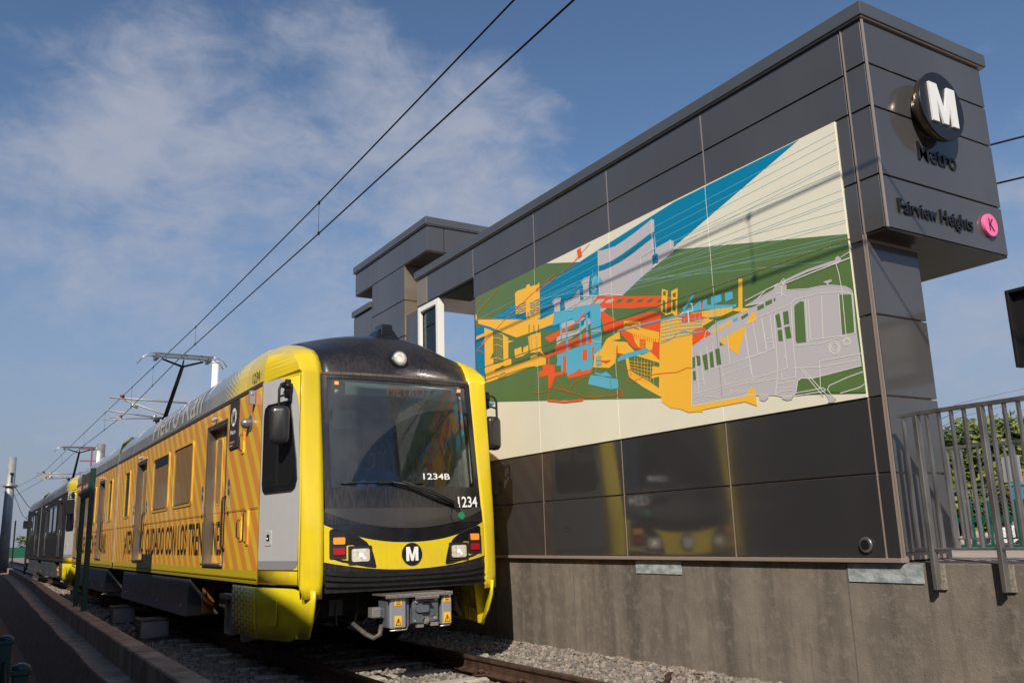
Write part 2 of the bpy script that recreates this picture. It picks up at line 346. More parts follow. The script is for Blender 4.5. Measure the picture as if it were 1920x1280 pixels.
def clearglass():
    g = G('clear_pane'); nt = g.nt; out = nt.nodes['Material Output']; tr = nt.nodes.new('ShaderNodeBsdfTransparent'); gl = nt.nodes.new('ShaderNodeBsdfGlossy'); gl.inputs['Roughness'].default_value = .02
    tr.inputs[0].default_value = (.82, .88, .87, 1); fr = nt.nodes.new('ShaderNodeFresnel'); fr.inputs[0].default_value = 1.8; mx = nt.nodes.new('ShaderNodeMixShader'); nt.links.new(fr.outputs[0], mx.inputs[0]); nt.links.new(tr.outputs[0], mx.inputs[1]); nt.links.new(gl.outputs[0], mx.inputs[2]); nt.links.new(mx.outputs[0], out.inputs[0]); return g.m
CLEAR = clearglass()
# ------------------------------------------------------------------ light rail train (u across, v back from the nose, z above rail)
TZ_Y0 = [(.70, .03), (.95, .0), (1.45, .02), (1.7, .06), (3.1, .27), (3.2, .30), (3.3, .35), (3.4, .42), (3.5, .50), (3.58, .60), (3.65, .76), (3.68, .92), (3.70, 1.15), (3.72, 1.6)]
TZ_W = [(.70, .955), (1.4, .945), (3.1, .905), (3.3, .91), (3.62, .925), (3.66, .89), (3.68, .76), (3.70, .5), (3.71, .28), (3.72, .04)]
TZ_HW = [(.8, 1.325), (3.05, 1.325), (3.28, 1.315), (3.35, 1.295), (3.42, 1.26), (3.50, 1.20), (3.565, 1.13), (3.62, 1.04), (3.66, .90), (3.68, .77), (3.70, .51), (3.71, .29), (3.72, .05)]
TZ_S = [(.8, .22), (1.6, .22), (3.1, .33), (3.2, .42), (3.3, .60), (3.38, .84), (3.42, .98), (3.5, 1.3), (3.565, 1.55), (3.62, 1.74), (3.66, 1.87), (3.72, 1.89)]
TZ_X = [(.7, 0), (3.1, 0), (3.2, .02), (3.3, .05), (3.38, .11), (3.42, .19), (3.5, .38), (3.565, .57), (3.62, .73), (3.66, .92), (3.70, .6), (3.72, .2)]
def front_v(u, z):
    w = interp(TZ_W, z); a = min(1, abs(u)/w)
    return interp(TZ_Y0, z)+.055*a*a+.035*a**6+interp(TZ_X, z)*a**2.6
def cab_outline(z, m=7):
    hw, w = interp(TZ_HW, z), interp(TZ_W, z); vb = 1.13 if z < 3.07 else 1.9
    P0 = (w+(hw-w)*(.56 if z < 3.1 else .62), min(vb-.01, interp(TZ_S, z)))
    Pm = (w, front_v(w, z)); P1 = (P0[0]-.02, min(P0[1]-.02, Pm[1]+.03))
    mid = (hw-(hw-P0[0])*.5, (1.13+P0[1])/2) if z < 3.07 else (hw-(hw-P0[0])*.06, min(1.88, max(1.15, P0[1]+.3)))
    pts = [(hw, vb), mid, P0]
    for i in range(1, m+1):
        t = i/m; pts.append(((1-t)**2*P0[0]+2*t*(1-t)*P1[0]+t*t*Pm[0], (1-t)**2*P0[1]+2*t*(1-t)*P1[1]+t*t*Pm[1]))
    for i in range(1, 13): u = w*(1-i/12); pts.append((u, front_v(u, z)))
    return pts
CAB_Z = [.83, .95, 1.1, 1.25, 1.38, 1.43, 1.7, 2.0, 2.4, 2.8, 3.04, 3.0701, 3.1, 3.15, 3.20, 3.25, 3.30, 3.34, 3.38, 3.42, 3.46, 3.50, 3.535, 3.565, 3.595, 3.62, 3.64, 3.66, 3.68, 3.70, 3.71, 3.72]
def cab_shell(livery, root):
    rows = [cab_outline(z) for z in CAB_Z]; n = len(rows[0]); lo = (0.70, rows[0])
    sm_y, sm_k = MB(), MB(); silvers = []
    for side in (-1, 1):
        silver = MB(); silvers.append(silver)
        for part, i0, i1 in ((silver, 0, 2), (sm_y, 2, 9), (sm_k, 9, n-1)):
            for a in range(len(CAB_Z)-1):
                z0, z1 = CAB_Z[a], CAB_Z[a+1]
                for i in range(i0, i1):
                    if part is sm_k and 1.42 < z0 < 3.0 and i >= 9: continue           # windshield opening
                    tgt = part
                    if part is silver and (z0 >= 3.03): tgt = sm_y
                    q = [(side*rows[a][i][0], rows[a][i][1], z0), (side*rows[a][i+1][0], rows[a][i+1][1], z0), (side*rows[a+1][i+1][0], rows[a+1][i+1][1], z1), (side*rows[a+1][i][0], rows[a+1][i][1], z1)]
                    if tgt is sm_k and i >= 9 and z0 < .94: pass
                    tgt.add(q, [(0, 1, 2, 3)], 0, not (z0 >= 3.03 and i < 3))
    # yellow pillars run lower than the mask
    for side in (-1, 1):
        r = cab_outline(.83)
        for i in range(2, 9):
            sm_y.add([(side*r[i][0], r[i][1], .70 if i > 3 else .83), (side*r[i+1][0], r[i+1][1], .70), (side*r[i+1][0], r[i+1][1], .83), (side*r[i][0], r[i][1], .83)], [(0, 1, 2, 3)], 0, True)
        pass
    o1 = sm_y.build('cab_surround', livery['surround'], root, weld=True); o2 = sm_k.build('front_mask', DUSTY, root, weld=True); os_ = [q.build('cab_side_panel', livery['cabside'], root, weld=True) for q in silvers]
    for o in (o1, o2, *os_):
        so = o.modifiers.new('skin', 'SOLIDIFY'); so.thickness = .02; so.offset = -1
    return o2
def fpt(off):                      # a point on the mask, pushed out by off
    return lambda u, z: (u, front_v(u, z)-off, z)
def strip(mb, u0, u1, lo, hi, off, n=24, rows=3, mi=0, thick=.006, smooth=True):
    g = []
    for i in range(n+1):
        u = u0+(u1-u0)*i/n
        for j in range(rows+1):
            z = lo(u)+(hi(u)-lo(u))*j/rows; g.append((u, front_v(u, z)-off, z))
    k = rows+1; fs = [(i*k+j, (i+1)*k+j, (i+1)*k+j+1, i*k+j+1) for i in range(n) for j in range(rows)]
    b = [(x, y+thick+off*.0, z) for x, y, z in g]; m = len(g)
    mb.add(g, fs, mi, smooth); mb.add(b, [f[::-1] for f in fs], mi)
    def edge(idx): mb.add([g[i] for i in idx]+[b[i] for i in idx], [(i, i+1, len(idx)+i+1, len(idx)+i) for i in range(len(idx)-1)], mi)
    edge([i*k for i in range(n+1)]); edge([i*k+rows for i in range(n+1)]); edge(list(range(k))); edge([n*k+j for j in range(k)])
def side_fn(sd, off):              # body side: (v, z) -> point on the side plane
    return lambda v, z: (sd*(1.325+off), v, z)
TAP_A = (1.325, 1.13); TAP_B = (1.325-.21, .31)
def taper_fn(sd, off):             # tapered cab side panel: s in 0..1 from rear to front
    dx, dy = TAP_B[0]-TAP_A[0], TAP_B[1]-TAP_A[1]; L = math.hypot(dx, dy); nx, ny = -dy/L, dx/L
    def fn(s, z):
        r = cab_outline(z); a, m, b = r[0], r[1], r[2]
        p = (a[0]+(b[0]-a[0])*s, a[1]+(b[1]-a[1])*s)
        return (sd*(p[0]+nx*off), p[1]+ny*off, z)
    return fn
def windowish(root, sd, v0, v1, z0, z1, pane, frame_m, r=.1, fw=.035, name='window', vent=False, dark=None):
    F = MB(); o = rrect(v0, z0, v1, z1, r); i = rrect(v0+fw, z0+fw, v1-fw, z1-fw, max(.02, r-fw*.6)); n = len(o)
    def ring(off_o, off_i, mbx):
        fo, fi = side_fn(sd, off_o), side_fn(sd, off_i)
        mbx.add([fo(*p) for p in o]+[fi(*p) for p in i], [(k, (k+1) % n, n+(k+1) % n, n+k) for k in range(n)], 0, False)
    ring(.016, .018, F); a, b = side_fn(sd, -.004), side_fn(sd, .016)
    F.add([a(*p) for p in o]+[b(*p) for p in o], [(k, (k+1) % n, n+(k+1) % n, n+k) for k in range(n)]); a, b = side_fn(sd, -.001), side_fn(sd, .018)
    F.add([a(*p) for p in i]+[b(*p) for p in i], [(k, (k+1) % n, n+(k+1) % n, n+k) for k in range(n)])
    fo = F.build(name, frame_m, root)
    P = MB(); P.prism(i, side_fn(sd, .005), side_fn(sd, -.002)); po = P.build('pane', pane, fo)
    G2 = MB(); j = rrect(v0+fw+.004, z0+fw+.004, v1-fw-.004, z1-fw-.004, max(.02, r-fw*.6)); n = len(j); jj = rrect(v0+fw+.020, z0+fw+.020, v1-fw-.020, z1-fw-.020, max(.015, r-fw*.8))
    a = side_fn(sd, .0065); G2.add([a(*p) for p in j]+[a(*p) for p in jj], [(k, (k+1) % n, n+(k+1) % n, n+k) for k in range(n)]); G2.build('gasket', RUBBER, fo)
    if vent:
        D = MB(); D.prism(rrect(v0+.17, z1-.19, v1-.13, z1-.045, .01), side_fn(sd, .0085), side_fn(sd, .004)); D.build('clear_vent', GLASSD, fo)
    return fo
def person(root_loc, lab):
    """seated driver: one skinned body with head, shirt and hair"""
    t = thing('person', root_loc, lab, 'person')
    def skin(name, pts, edges, rad, m, par, lv=2):
        me = bpy.data.meshes.new(name); me.from_pydata(pts, edges, []); me.materials.append(m); o = bpy.data.objects.new(name, me); COL.objects.link(o); o.parent = par
        o.modifiers.new('skin', 'SKIN'); ly = me.skin_vertices[0] if me.skin_vertices else None
        for i, r in enumerate(rad): ly.data[i].radius = r if isinstance(r, tuple) else (r, r); ly.data[i].use_root = (i == 0)
        s = o.modifiers.new('sub', 'SUBSURF'); s.levels = s.render_levels = lv; return o
    SKIN = mat('brown_skin', (.13, .065, .04), .5); SHIRT = mat('blue_shirt', (.03, .08, .24), .8); HAIR = mat('dark_hair', (.01, .008, .007), .7)
    # origin at the seat, facing -Y
    pts = [(0, 0, .10), (0, .02, .30), (0, .0, .46), (0, -.01, .54), (0, -.02, .62), (0, -.035, .70), (0, -.03, .78),
           (-.19, 0, .46), (-.25, -.10, .24), (-.16, -.34, .20), (-.14, -.42, .21), (.19, 0, .46), (.25, -.10, .24), (.16, -.34, .20), (.14, -.42, .21),
           (-.11, -.08, .08), (-.14, -.46, .08), (-.14, -.52, -.35), (.11, -.08, .08), (.14, -.46, .08), (.14, -.52, -.35)]
    ed = [(0, 1), (1, 2), (2, 3), (3, 4), (4, 5), (5, 6), (2, 7), (7, 8), (8, 9), (9, 10), (2, 11), (11, 12), (12, 13), (13, 14), (0, 15), (15, 16), (16, 17), (0, 18), (18, 19), (19, 20)]
    ra = [(.17, .12), (.17, .12), (.15, .11), (.06, .06), (.08, .09), (.085, .10), (.06, .07), .065, .05, .036, .03, .065, .05, .036, .03, .09, .07, .05, .09, .07, .05]
    b = skin('body', pts, ed, ra, SKIN, t)
    skin('shirt', [(0, 0, .12), (0, .02, .30), (0, 0, .46), (-.19, 0, .465), (-.245, -.08, .27), (.19, 0, .465), (.245, -.08, .27), (0, -.005, .53)], [(0, 1), (1, 2), (2, 3), (3, 4), (2, 5), (5, 6), (2, 7)], [(.185, .135), (.185, .135), (.165, .125), .08, .068, .08, .068, .07], SHIRT, t)
    h = MB(); h.sphere((0, -.012, .76), .098, 16, 10, sc=(.92, 1.0, .92)); h.build('hair', HAIR, t)
    f = MB()
    for s_ in (-1, 1): f.sphere((s_*.03, -.125, .715), .011, 8, 6)
    f.build('eyes', WHITE, t); f = MB(); f.sphere((0, -.138, .69), .015, 8, 6, sc=(.9, 1.2, 1.5)); f.sphere((-.093, -.03, .70), .02, 8, 6, sc=(.5, 1, 1.5)); f.sphere((.093, -.03, .70), .02, 8, 6, sc=(.5, 1, 1.5)); f.build('face_features', SKIN, t)
    for s_ in (-1, 1):
        hm = MB()
        hm.sphere((s_*.14, -.46, .215), .036, 10, 6, sc=(.9, 1.2, .6))
        for k, L in enumerate((.060, .068, .064, .052)):
            x = s_*.14+(k-1.5)*.019; hm.path([(x, -.48, .218), (x, -.48-L*.6, .222), (x, -.48-L, .205)], [.0095, .0088, .0075], 6)
        hm.path([(s_*.14-s_*.03, -.45, .215), (s_*.14-s_*.05, -.475, .212), (s_*.14-s_*.045, -.495, .205)], [.011, .010, .008], 6)
        hm.build('hand', SKIN, t)
    return t

def make_train(y_nose, livery, label, detail=True):
    X0 = 4.12
    T = thing('light_rail_train', (X0, y_nose, 0), label, 'train', 'light rail trains coupled on the track')
    sidem, winm, framem = livery['side'], livery['pane'], livery['frame']
    V = lambda Y: Y-8.81
    mask = cab_shell(livery, T)
    # ---- front: yellow band with smile line
    bt = lambda u: 1.235+.20*(abs(u)/.945)**2.2+.0*u; bb = lambda u: .955+.105*(abs(u)/.945)**2
    m = MB(); strip(m, -.945, .945, bb, bt, .012, 40, 4); m.build('front_band', livery['surround'], T)
    lip = lambda u: 1.385+.185*(abs(u)/.94)**2.2
    m = MB(); strip(m, -.94, .94, bt, lip, .008, 40, 4); m.build('glossy_chin', BLACK, mask)
    m = MB(); strip(m, -.935, .935, lip, lambda u: 1.60, .013, 40, 4); m.build('dusty_chin_plate', mat('chin_panel', (.055, .048, .045), .3, coat=.4, noise=.35, nscale=3, nstretch=(1, 1, .2)), mask)
    m = MB(); strip(m, -.93, .93, lambda u: 1.602, lambda u: 1.612, .010, 36, 1); m.build('chin_lip', RUBBER, mask)
    # emblem
    em = MB(); em.prism(circ(0, 1.11, .118, 40), fpt(.022), fpt(.0)); eo = em.build('front_emblem', NEARBLACK, T)
    lt = MB(); put_m(lt, -.070, 1.040, .140, .145, lambda x, z: (x, front_v(x, z)-.0265, z), lambda x, z: (x, front_v(x, z)-.02, z)); lt.build('emblem_letter', LETTER, eo)
    # headlight clusters
    for sd in (-1, 1):
        outl = [(sd*p[0], p[1]) for p in ((.885, 1.385), (.86, 1.395), (.72, 1.36), (.60, 1.315), (.51, 1.255), (.45, 1.17), (.42, 1.07), (.405, .995), (.42, .985), (.50, .995), (.63, 1.022), (.77, 1.055), (.88, 1.095), (.895, 1.12), (.895, 1.37))]
        h = MB(); h.prism(outl, fpt(.019), fpt(-.01)); ho = h.build('headlight_cluster', BLACK, T, bevel=.004)
        b = MB(); b.prism(rrect(*sorted((sd*.715, sd*.895))[:1], 1.09, sorted((sd*.73, sd*.895))[1], 1.29, .012), fpt(.024), fpt(.0)); b.prism(rrect(*sorted((sd*.455, sd*.705))[:1], 1.025, sorted((sd*.455, sd*.705))[1], 1.215, .012), fpt(.024), fpt(.0)); b.build('lamp_bezel', RUBBER, ho, bevel=.003)
        b = MB(); xs = sorted((sd*.742, sd*.86)); b.prism(rrect(xs[0], 1.235, xs[1], 1.305, .012), fpt(.034), fpt(.0)); b.build('amber_signal', AMBER, ho, bevel=.004)
        b = MB(); b.prism(rrect(xs[0], 1.128, xs[1], 1.198, .012), fpt(.034), fpt(.0)); b.build('red_tail_lamp', REDL, ho, bevel=.004)
        b = MB(); xs = sorted((sd*.485, sd*.672)); b.prism(rrect(xs[0], 1.055, xs[1], 1.185, .022), fpt(.036), fpt(.0)); b.build('headlamp', LAMP, ho, bevel=.006)
        b = MB(); cx = sd*.575; b.prism(circ(cx, 1.125, .018, 12), fpt(.0375), fpt(.03)); b.prism(circ(cx+.03, 1.095, .009, 10), fpt(.0375), fpt(.03)); b.build('lit_filament', HALO, ho)
    # bumper ribs under the band
    m = MB(); m.box(-.93, .10, .75, .93, .30, .95)
    for z0, z1, o in ((.895, .925, .02), (.85, .862, .03), (.80, .812, .036), (.752, .765, .036)): strip(m, -.93, .93, lambda u, z=z0: z+.06*(abs(u)/.93)**4*(z-.75)/.2, lambda u, z=z1: z+.06*(abs(u)/.93)**4*(z-.75)/.2, o, 24, 1, thick=o+.04)
    strip(m, -.93, .93, lambda u: .75, lambda u: .96, .006, 24, 1, thick=.05)
    m.build('bumper', mat('bumper_black', (.018, .017, .018), .45, noise=.5, nscale=20), T)
    # windshield
    m = MB(); strip(m, -.925, .925, lambda u: 1.435, lambda u: 3.06, .004, 28, 16, thick=.004); wo = m.build('windshield', WIND if detail else GLASSD, T, weld=True)
    def fr(a, b, c, e, name, matl, off=.012, n=24, th=.012): q = MB(); strip(q, a, b, lambda u: c, lambda u: e, off, n, 2, thick=th); return q.build(name, matl, wo)
    fr(-.93, -.862, 1.435, 3.06, 'windshield_edge', DUSTY, n=3); fr(.862, .93, 1.435, 3.06, 'windshield_edge', DUSTY, n=3)
    fr(-.862, .862, 1.435, 1.825, 'windshield_lower_band', DUSTY); fr(-.862, .862, 3.02, 3.06, 'windshield_edge', DUSTY)
    fr(-.92, .92, 3.066, 3.095, 'dusty_seam', mat('dust_seam', (.14, .105, .085), .8, noise=.5, nscale=60, nstretch=(1, 1, .1)), .010, 24, .01)
    if detail:
        # interior seen through the glass
        it = MB(); it.box(-1.1, 2.3, .9, 1.1, 2.34, 3.4); it.box(-.9, .45, .86, .9, 2.3, .9); it.box(-.85, .75, 3.12, .85, 2.3, 3.15); it.build('cab_interior', mat('cab_grey', (.10, .105, .10), .8), T)
        it = MB(); it.box(-.95, .12, .9, .95, .55, 1.40); it.box(-.6, .2, 1.40, .3, .5, 1.50); it.build('driver_console', mat('console', (.05, .055, .055), .6), T)
        it = MB(); it.box(.35, 2.22, 1.3, .95, 2.28, 2.6); it.box(-.2, 2.22, 1.0, .3, 2.28, 2.9); it.build('cab_door', mat('cab_light_grey', (.28, .29, .27), .6), T)
        it = MB(); it.box(-.27, 1.05, 1.5, .23, 1.18, 2.15); it.box(-.25, .7, 1.46, .21, 1.12, 1.54); it.box(-.1, .85, .9, .06, 1.0, 1.46); it.build('driver_seat', mat('seat_dark', (.02, .025, .035), .8), T)
        it = MB(); it.box(.80, .45, 1.55, .86, .50, 2.85); it.box(.80, .40, 2.18, .88, .47, 2.32); it.path([(.84, .42, 2.1), (.80, .40, 2.0), (.80, .40, 1.9), (.86, .42, 1.84)], .012); it.build('window_post', mat('post_pale', (.55, .58, .56), .5), T)
        it = MB(); it.add([(-.84, .26, 2.66), (.84, .26, 2.66), (.84, .24, 2.46), (-.84, .24, 2.46)], [(0, 1, 2, 3)]); it.build('sun_visor', mat('visor_grey', (.02, .03, .032), .7), T)
        # destination display
        dv = .275
        it = MB(); it.box(-.80, dv+.02, 2.83, .84, dv+.12, 3.0); do = it.build('destination_display', mat('display_case', (.07, .085, .08), .4), T)
        it = MB(); fz = lambda x, z: (x, dv+.014, z); it.prism([(-.66, 2.845), (.70, 2.845), (.70, 2.985), (-.66, 2.985)], fz, lambda x, z: (x, dv+.021, z)); it.build('display_panel', mat('display_lamps', (.42, .50, .46), .35, noise=.3, nscale=160, nstretch=(1, 1, 1)), do)
        it = MB(); put_text(it, 'METRO', lambda x, z: (-.16+x, dv+.010, 2.86+z), .46, .11, bold=-.01); it.build('display_text', mat('display_orange', (.60, .15, .06), .4, emit=(1, .25, .08), estr=.25), do)
        it = MB()
        for x, z, c in ((-.76, 2.965, 0), (.76, 2.965, 0), (-.76, 2.875, 1), (.76, 2.875, 1)): it.box(x-.02, dv+.008, z-.018, x+.02, dv+.02, z+.018, c)
        it.build('marker_lamp', [mat('marker_orange', (.8, .25, .08), .4, emit=(1, .35, .1), estr=.9), mat('marker_pale', (.3, .34, .28), .4)], do)
        it = MB(); put_text(it, '1234B', lambda x, z: (.19+x, front_v(.19+x, 1.91+z)-.008, 1.91+z), .34, .065, bold=.012); it.build('windshield_number', LETTER, wo)
        it = MB(); put_text(it, '1234', lambda x, z: (.60+x, front_v(.60+x, 1.6+z)-.030, 1.60+z), .27, .115, bold=.016); it.build('front_number', LETTER, T)
        it = MB(); it.prism(circ(.635, 1.505, .042, 20), fpt(.020), fpt(.0)); it.build('green_dot_sticker', mat('green_dot', (.0, .22, .09), .5), T)
        # wiper
        it = MB(); it.path([(.545, .02, 1.62), (.30, -.03, 1.73), (0, -.0, 1.835), (-.22, .03, 1.875)], [.019, .016, .012, .010], 8); it.path([(.545, .02, 1.655), (.25, -.015, 1.775), (-.1, .02, 1.885)], .007, 6); it.tube((.555, .08, 1.615), (.555, -.01, 1.615), .034, .028, 14)
        wp = it.build('wiper', RUBBER, T)
        it = MB(); pts = [(-.76+k*.085, front_v(-.76+k*.085, 1.865)-.016, 1.862+.010*math.sin(k*.3)) for k in range(12)]; it.path(pts, .012, 6); it.box(-.36, .045, 1.86, -.2, .075, 1.89); it.build('wiper_blade', RUBBER, wp)
        it = MB(); it.path([(.50, .02, 1.60), (.47, .0, 1.50), (.50, -.005, 1.45), (.60, .0, 1.48)], .004, 5); it.build('washer_hose', RUBBER, T)
    # top lamp and antenna
    zc = 3.30; vc = front_v(0, zc)
    m = MB(); m.path([(0, vc+.10, zc-.05), (0, vc-.01, zc-.012), (0, vc-.05, zc)], [.13, .115, .098], 28); lo = m.build('roof_lamp_housing', BLACK, T)
    m = MB(); m.path([(0, vc-.045, zc), (0, vc-.066, zc+.003)], [.090, .086], 28); rim = m.build('roof_lamp_rim', ALU, lo); m = MB(); m.path([(0, vc-.06, zc), (0, vc-.070, zc), (0, vc-.078, zc)], [.076, .072, .045], 28); m.build('roof_lamp_lens', LAMP, lo)
    m = MB(); m.prism(circ(-.012, zc-.012, .022, 14), lambda x, z: (x, vc-.0795, z), lambda x, z: (x, vc-.07, z)); m.build('lit_filament', HALO, lo)
    m = MB(); m.hexa([(-.15, .66, 3.58), (.19, .66, 3.58), (.19, .95, 3.66), (-.15, .95, 3.66)], [(-.07, .74, 3.74), (.12, .74, 3.74), (.12, .93, 3.76), (-.07, .93, 3.76)]); m.hexa([(-.06, .70, 3.66), (.10, .70, 3.66), (.10, .92, 3.70), (-.06, .92, 3.70)], [(-.05, .71, 3.80), (.09, .71, 3.80), (.09, .91, 3.80), (-.05, .91, 3.80)]); m.build('roof_antenna', BLACK, T, bevel=.01)
    # ---- silver cab side overlay, window, lock, mirror
    for sd in (-1, 1):
        fn = taper_fn(sd, .004); fb = taper_fn(sd, .0)
        outer = [(0.0, 1.0), (.86, 1.0), (.95, 1.03), (.985, 1.10), (.985, 2.3), (.95, 2.62), (.86, 2.86), (.70, 3.01), (.55, 3.05), (0.0, 3.05)]
        m = MB()
        # built as bands so that it follows the bend of the shell
        for a in range(25):
            z0 = 1.08+a*.0794; z1 = z0+.0794
            def lim(z): return interp([(1.0, .97), (2.3, .97), (2.66, .95), (2.86, .89), (2.97, .78), (3.03, .64), (3.066, .45)], z)
            m.add([taper_fn(sd, .005)(0, z0), taper_fn(sd, .005)(.5*lim(z0), z0), taper_fn(sd, .005)(lim(z0), z0), taper_fn(sd, .005)(lim(z1), z1), taper_fn(sd, .005)(.5*lim(z1), z1), taper_fn(sd, .005)(0, z1)], [(0, 1, 4, 5), (1, 2, 3, 4)])
        m.build('silver_side_panel', SILVER, T)
        m = MB(); m.add([fn(0, 1.08), fn(.5, 1.08), fn(.97, 1.08), fn(.94, 1.02), fn(.85, .995), fn(.5, .99), fn(0, .99)], [(0, 1, 5, 6), (1, 2, 3, 4, 5)]); m.build('silver_lower_band', SILVER2, T)
        m = MB()
        for s0 in (.003, .985): m.hexa([taper_fn(sd, .008)(s0-.004, .84), taper_fn(sd, .008)(s0+.004, .84), taper_fn(sd, .008)(s0+.004, 3.04), taper_fn(sd, .008)(s0-.004, 3.04)], [taper_fn(sd, .0)(s0-.004, .84), taper_fn(sd, .0)(s0+.004, .84), taper_fn(sd, .0)(s0+.004, 3.04), taper_fn(sd, .0)(s0-.004, 3.04)])
        for z_ in (.84, .985): m.hexa([taper_fn(sd, .009)(0, z_), taper_fn(sd, .009)(.99, z_), taper_fn(sd, .009)(.99, z_+.007), taper_fn(sd, .009)(0, z_+.007)], [taper_fn(sd, 0)(0, z_), taper_fn(sd, 0)(.99, z_), taper_fn(sd, 0)(.99, z_+.007), taper_fn(sd, 0)(0, z_+.007)])
        m.build('cab_seam', mat('seam_dark_yellow', (.16, .11, .02), .7), T)
        wo_ = [(.14, 1.80), (.80, 1.80), (.88, 1.83), (.925, 1.92), (.90, 2.15), (.83, 2.45), (.765, 2.72), (.72, 2.78), (.64, 2.79), (.18, 2.79), (.10, 2.75), (.075, 2.66), (.07, 1.90), (.09, 1.83)]
        m = MB(); m.prism(wo_, taper_fn(sd, .022), taper_fn(sd, .0)); so = m.build('cab_side_window', BLACK, T, bevel=.006)
        wi = [(.5+(s-.5)*.84, 2.3+(z-2.3)*.88) for s, z in wo_]
        m = MB(); m.prism(wi, taper_fn(sd, .026), taper_fn(sd, .0)); m.build('pane', GLASSD, so)
        m = MB(); m.hexa([taper_fn(sd, .03)(.44, 1.87), taper_fn(sd, .03)(.49, 1.87), taper_fn(sd, .03)(.49, 2.72), taper_fn(sd, .03)(.44, 2.72)], [taper_fn(sd, .0)(.44, 1.87), taper_fn(sd, .0)(.49, 1.87), taper_fn(sd, .0)(.49, 2.72), taper_fn(sd, .0)(.44, 2.72)]); m.build('window_bar', RUBBER, so)
        m = MB(); m.prism(rrect(.17, 1.24, .33, 1.40, .02), taper_fn(sd, .012), taper_fn(sd, 0)); lo = m.build('lock_plate', SILVER, T, bevel=.002); m = MB(); m.prism(rrect(.225, 1.29, .29, 1.36, .01), taper_fn(sd, .0145), taper_fn(sd, .01)); m.build('lock_recess', NEARBLACK, lo); m = MB(); m.sphere(taper_fn(sd, .018)(.255, 1.315), .011); m.build('lock_knob', ALU, lo)
        # mirror on its bracket
        cx, cv_ = sd*1.30, .42
        mp_ = taper_fn(sd, .0)(.62, 2.94)
        m = MB(); m.path([mp_, taper_fn(sd, .06)(.62, 2.95), (sd*1.27, .47, 2.93)], .018, 8)
        m.tube((sd*1.245, .47, 2.80), (sd*1.245, .47, 3.0), .034, .034, 12); m.tube((sd*1.245, .47, 2.90), (sd*1.245, .47, 2.96), .042, .042, 12)
        m.path([(sd*1.245, .47, 2.93), (sd*1.28, .45, 2.965), (sd*1.33, .43, 2.94), (sd*1.355, .42, 2.88), (sd*1.355, .42, 2.70), (sd*1.345, .42, 2.60)], .014, 8)
        m.path([(sd*1.245, .47, 2.815), (sd*1.30, .44, 2.82), (sd*1.355, .42, 2.80)], .012, 8)
        mo = m.build('mirror_bracket', BLACKP, T)
        m = MB(); out = rrect(-.118, -.205, .118, .205, .065, 6); n = len(out)
        rings = []
        for k, (dv_, sc) in enumerate(((-.055, .55), (-.045, .86), (-.02, .98), (.03, 1.0), (.05, .95))): cr, sr = math.cos(R(-sd*20)), math.sin(R(-sd*20)); mx_ = sd*(1.345 if sd < 0 else 1.30); rings.append([(mx_+p[0]*sc*cr*.9+dv_*sr, .42-p[0]*sc*sr*.9+dv_*cr, 2.495+p[1]*(1-(1-sc)*.6)) for p in out])
        vs = [p for r_ in rings for p in r_]; fs = [(a*n+i, a*n+(i+1) % n, (a+1)*n+(i+1) % n, (a+1)*n+i) for a in range(4) for i in range(n)]+[tuple(range(n))[::-1], tuple(4*n+i for i in range(n))]
        m.add(vs, fs, 0, True); m.build('mirror_head', mat('mirror_black', (.022, .022, .024), .3, coat=.2), mo)
    # ---- body shell, both sections
    DOORS = [(11.50, 12.60), (17.40, 18.46), (23.1, 24.1), (28.05, 29.05)]
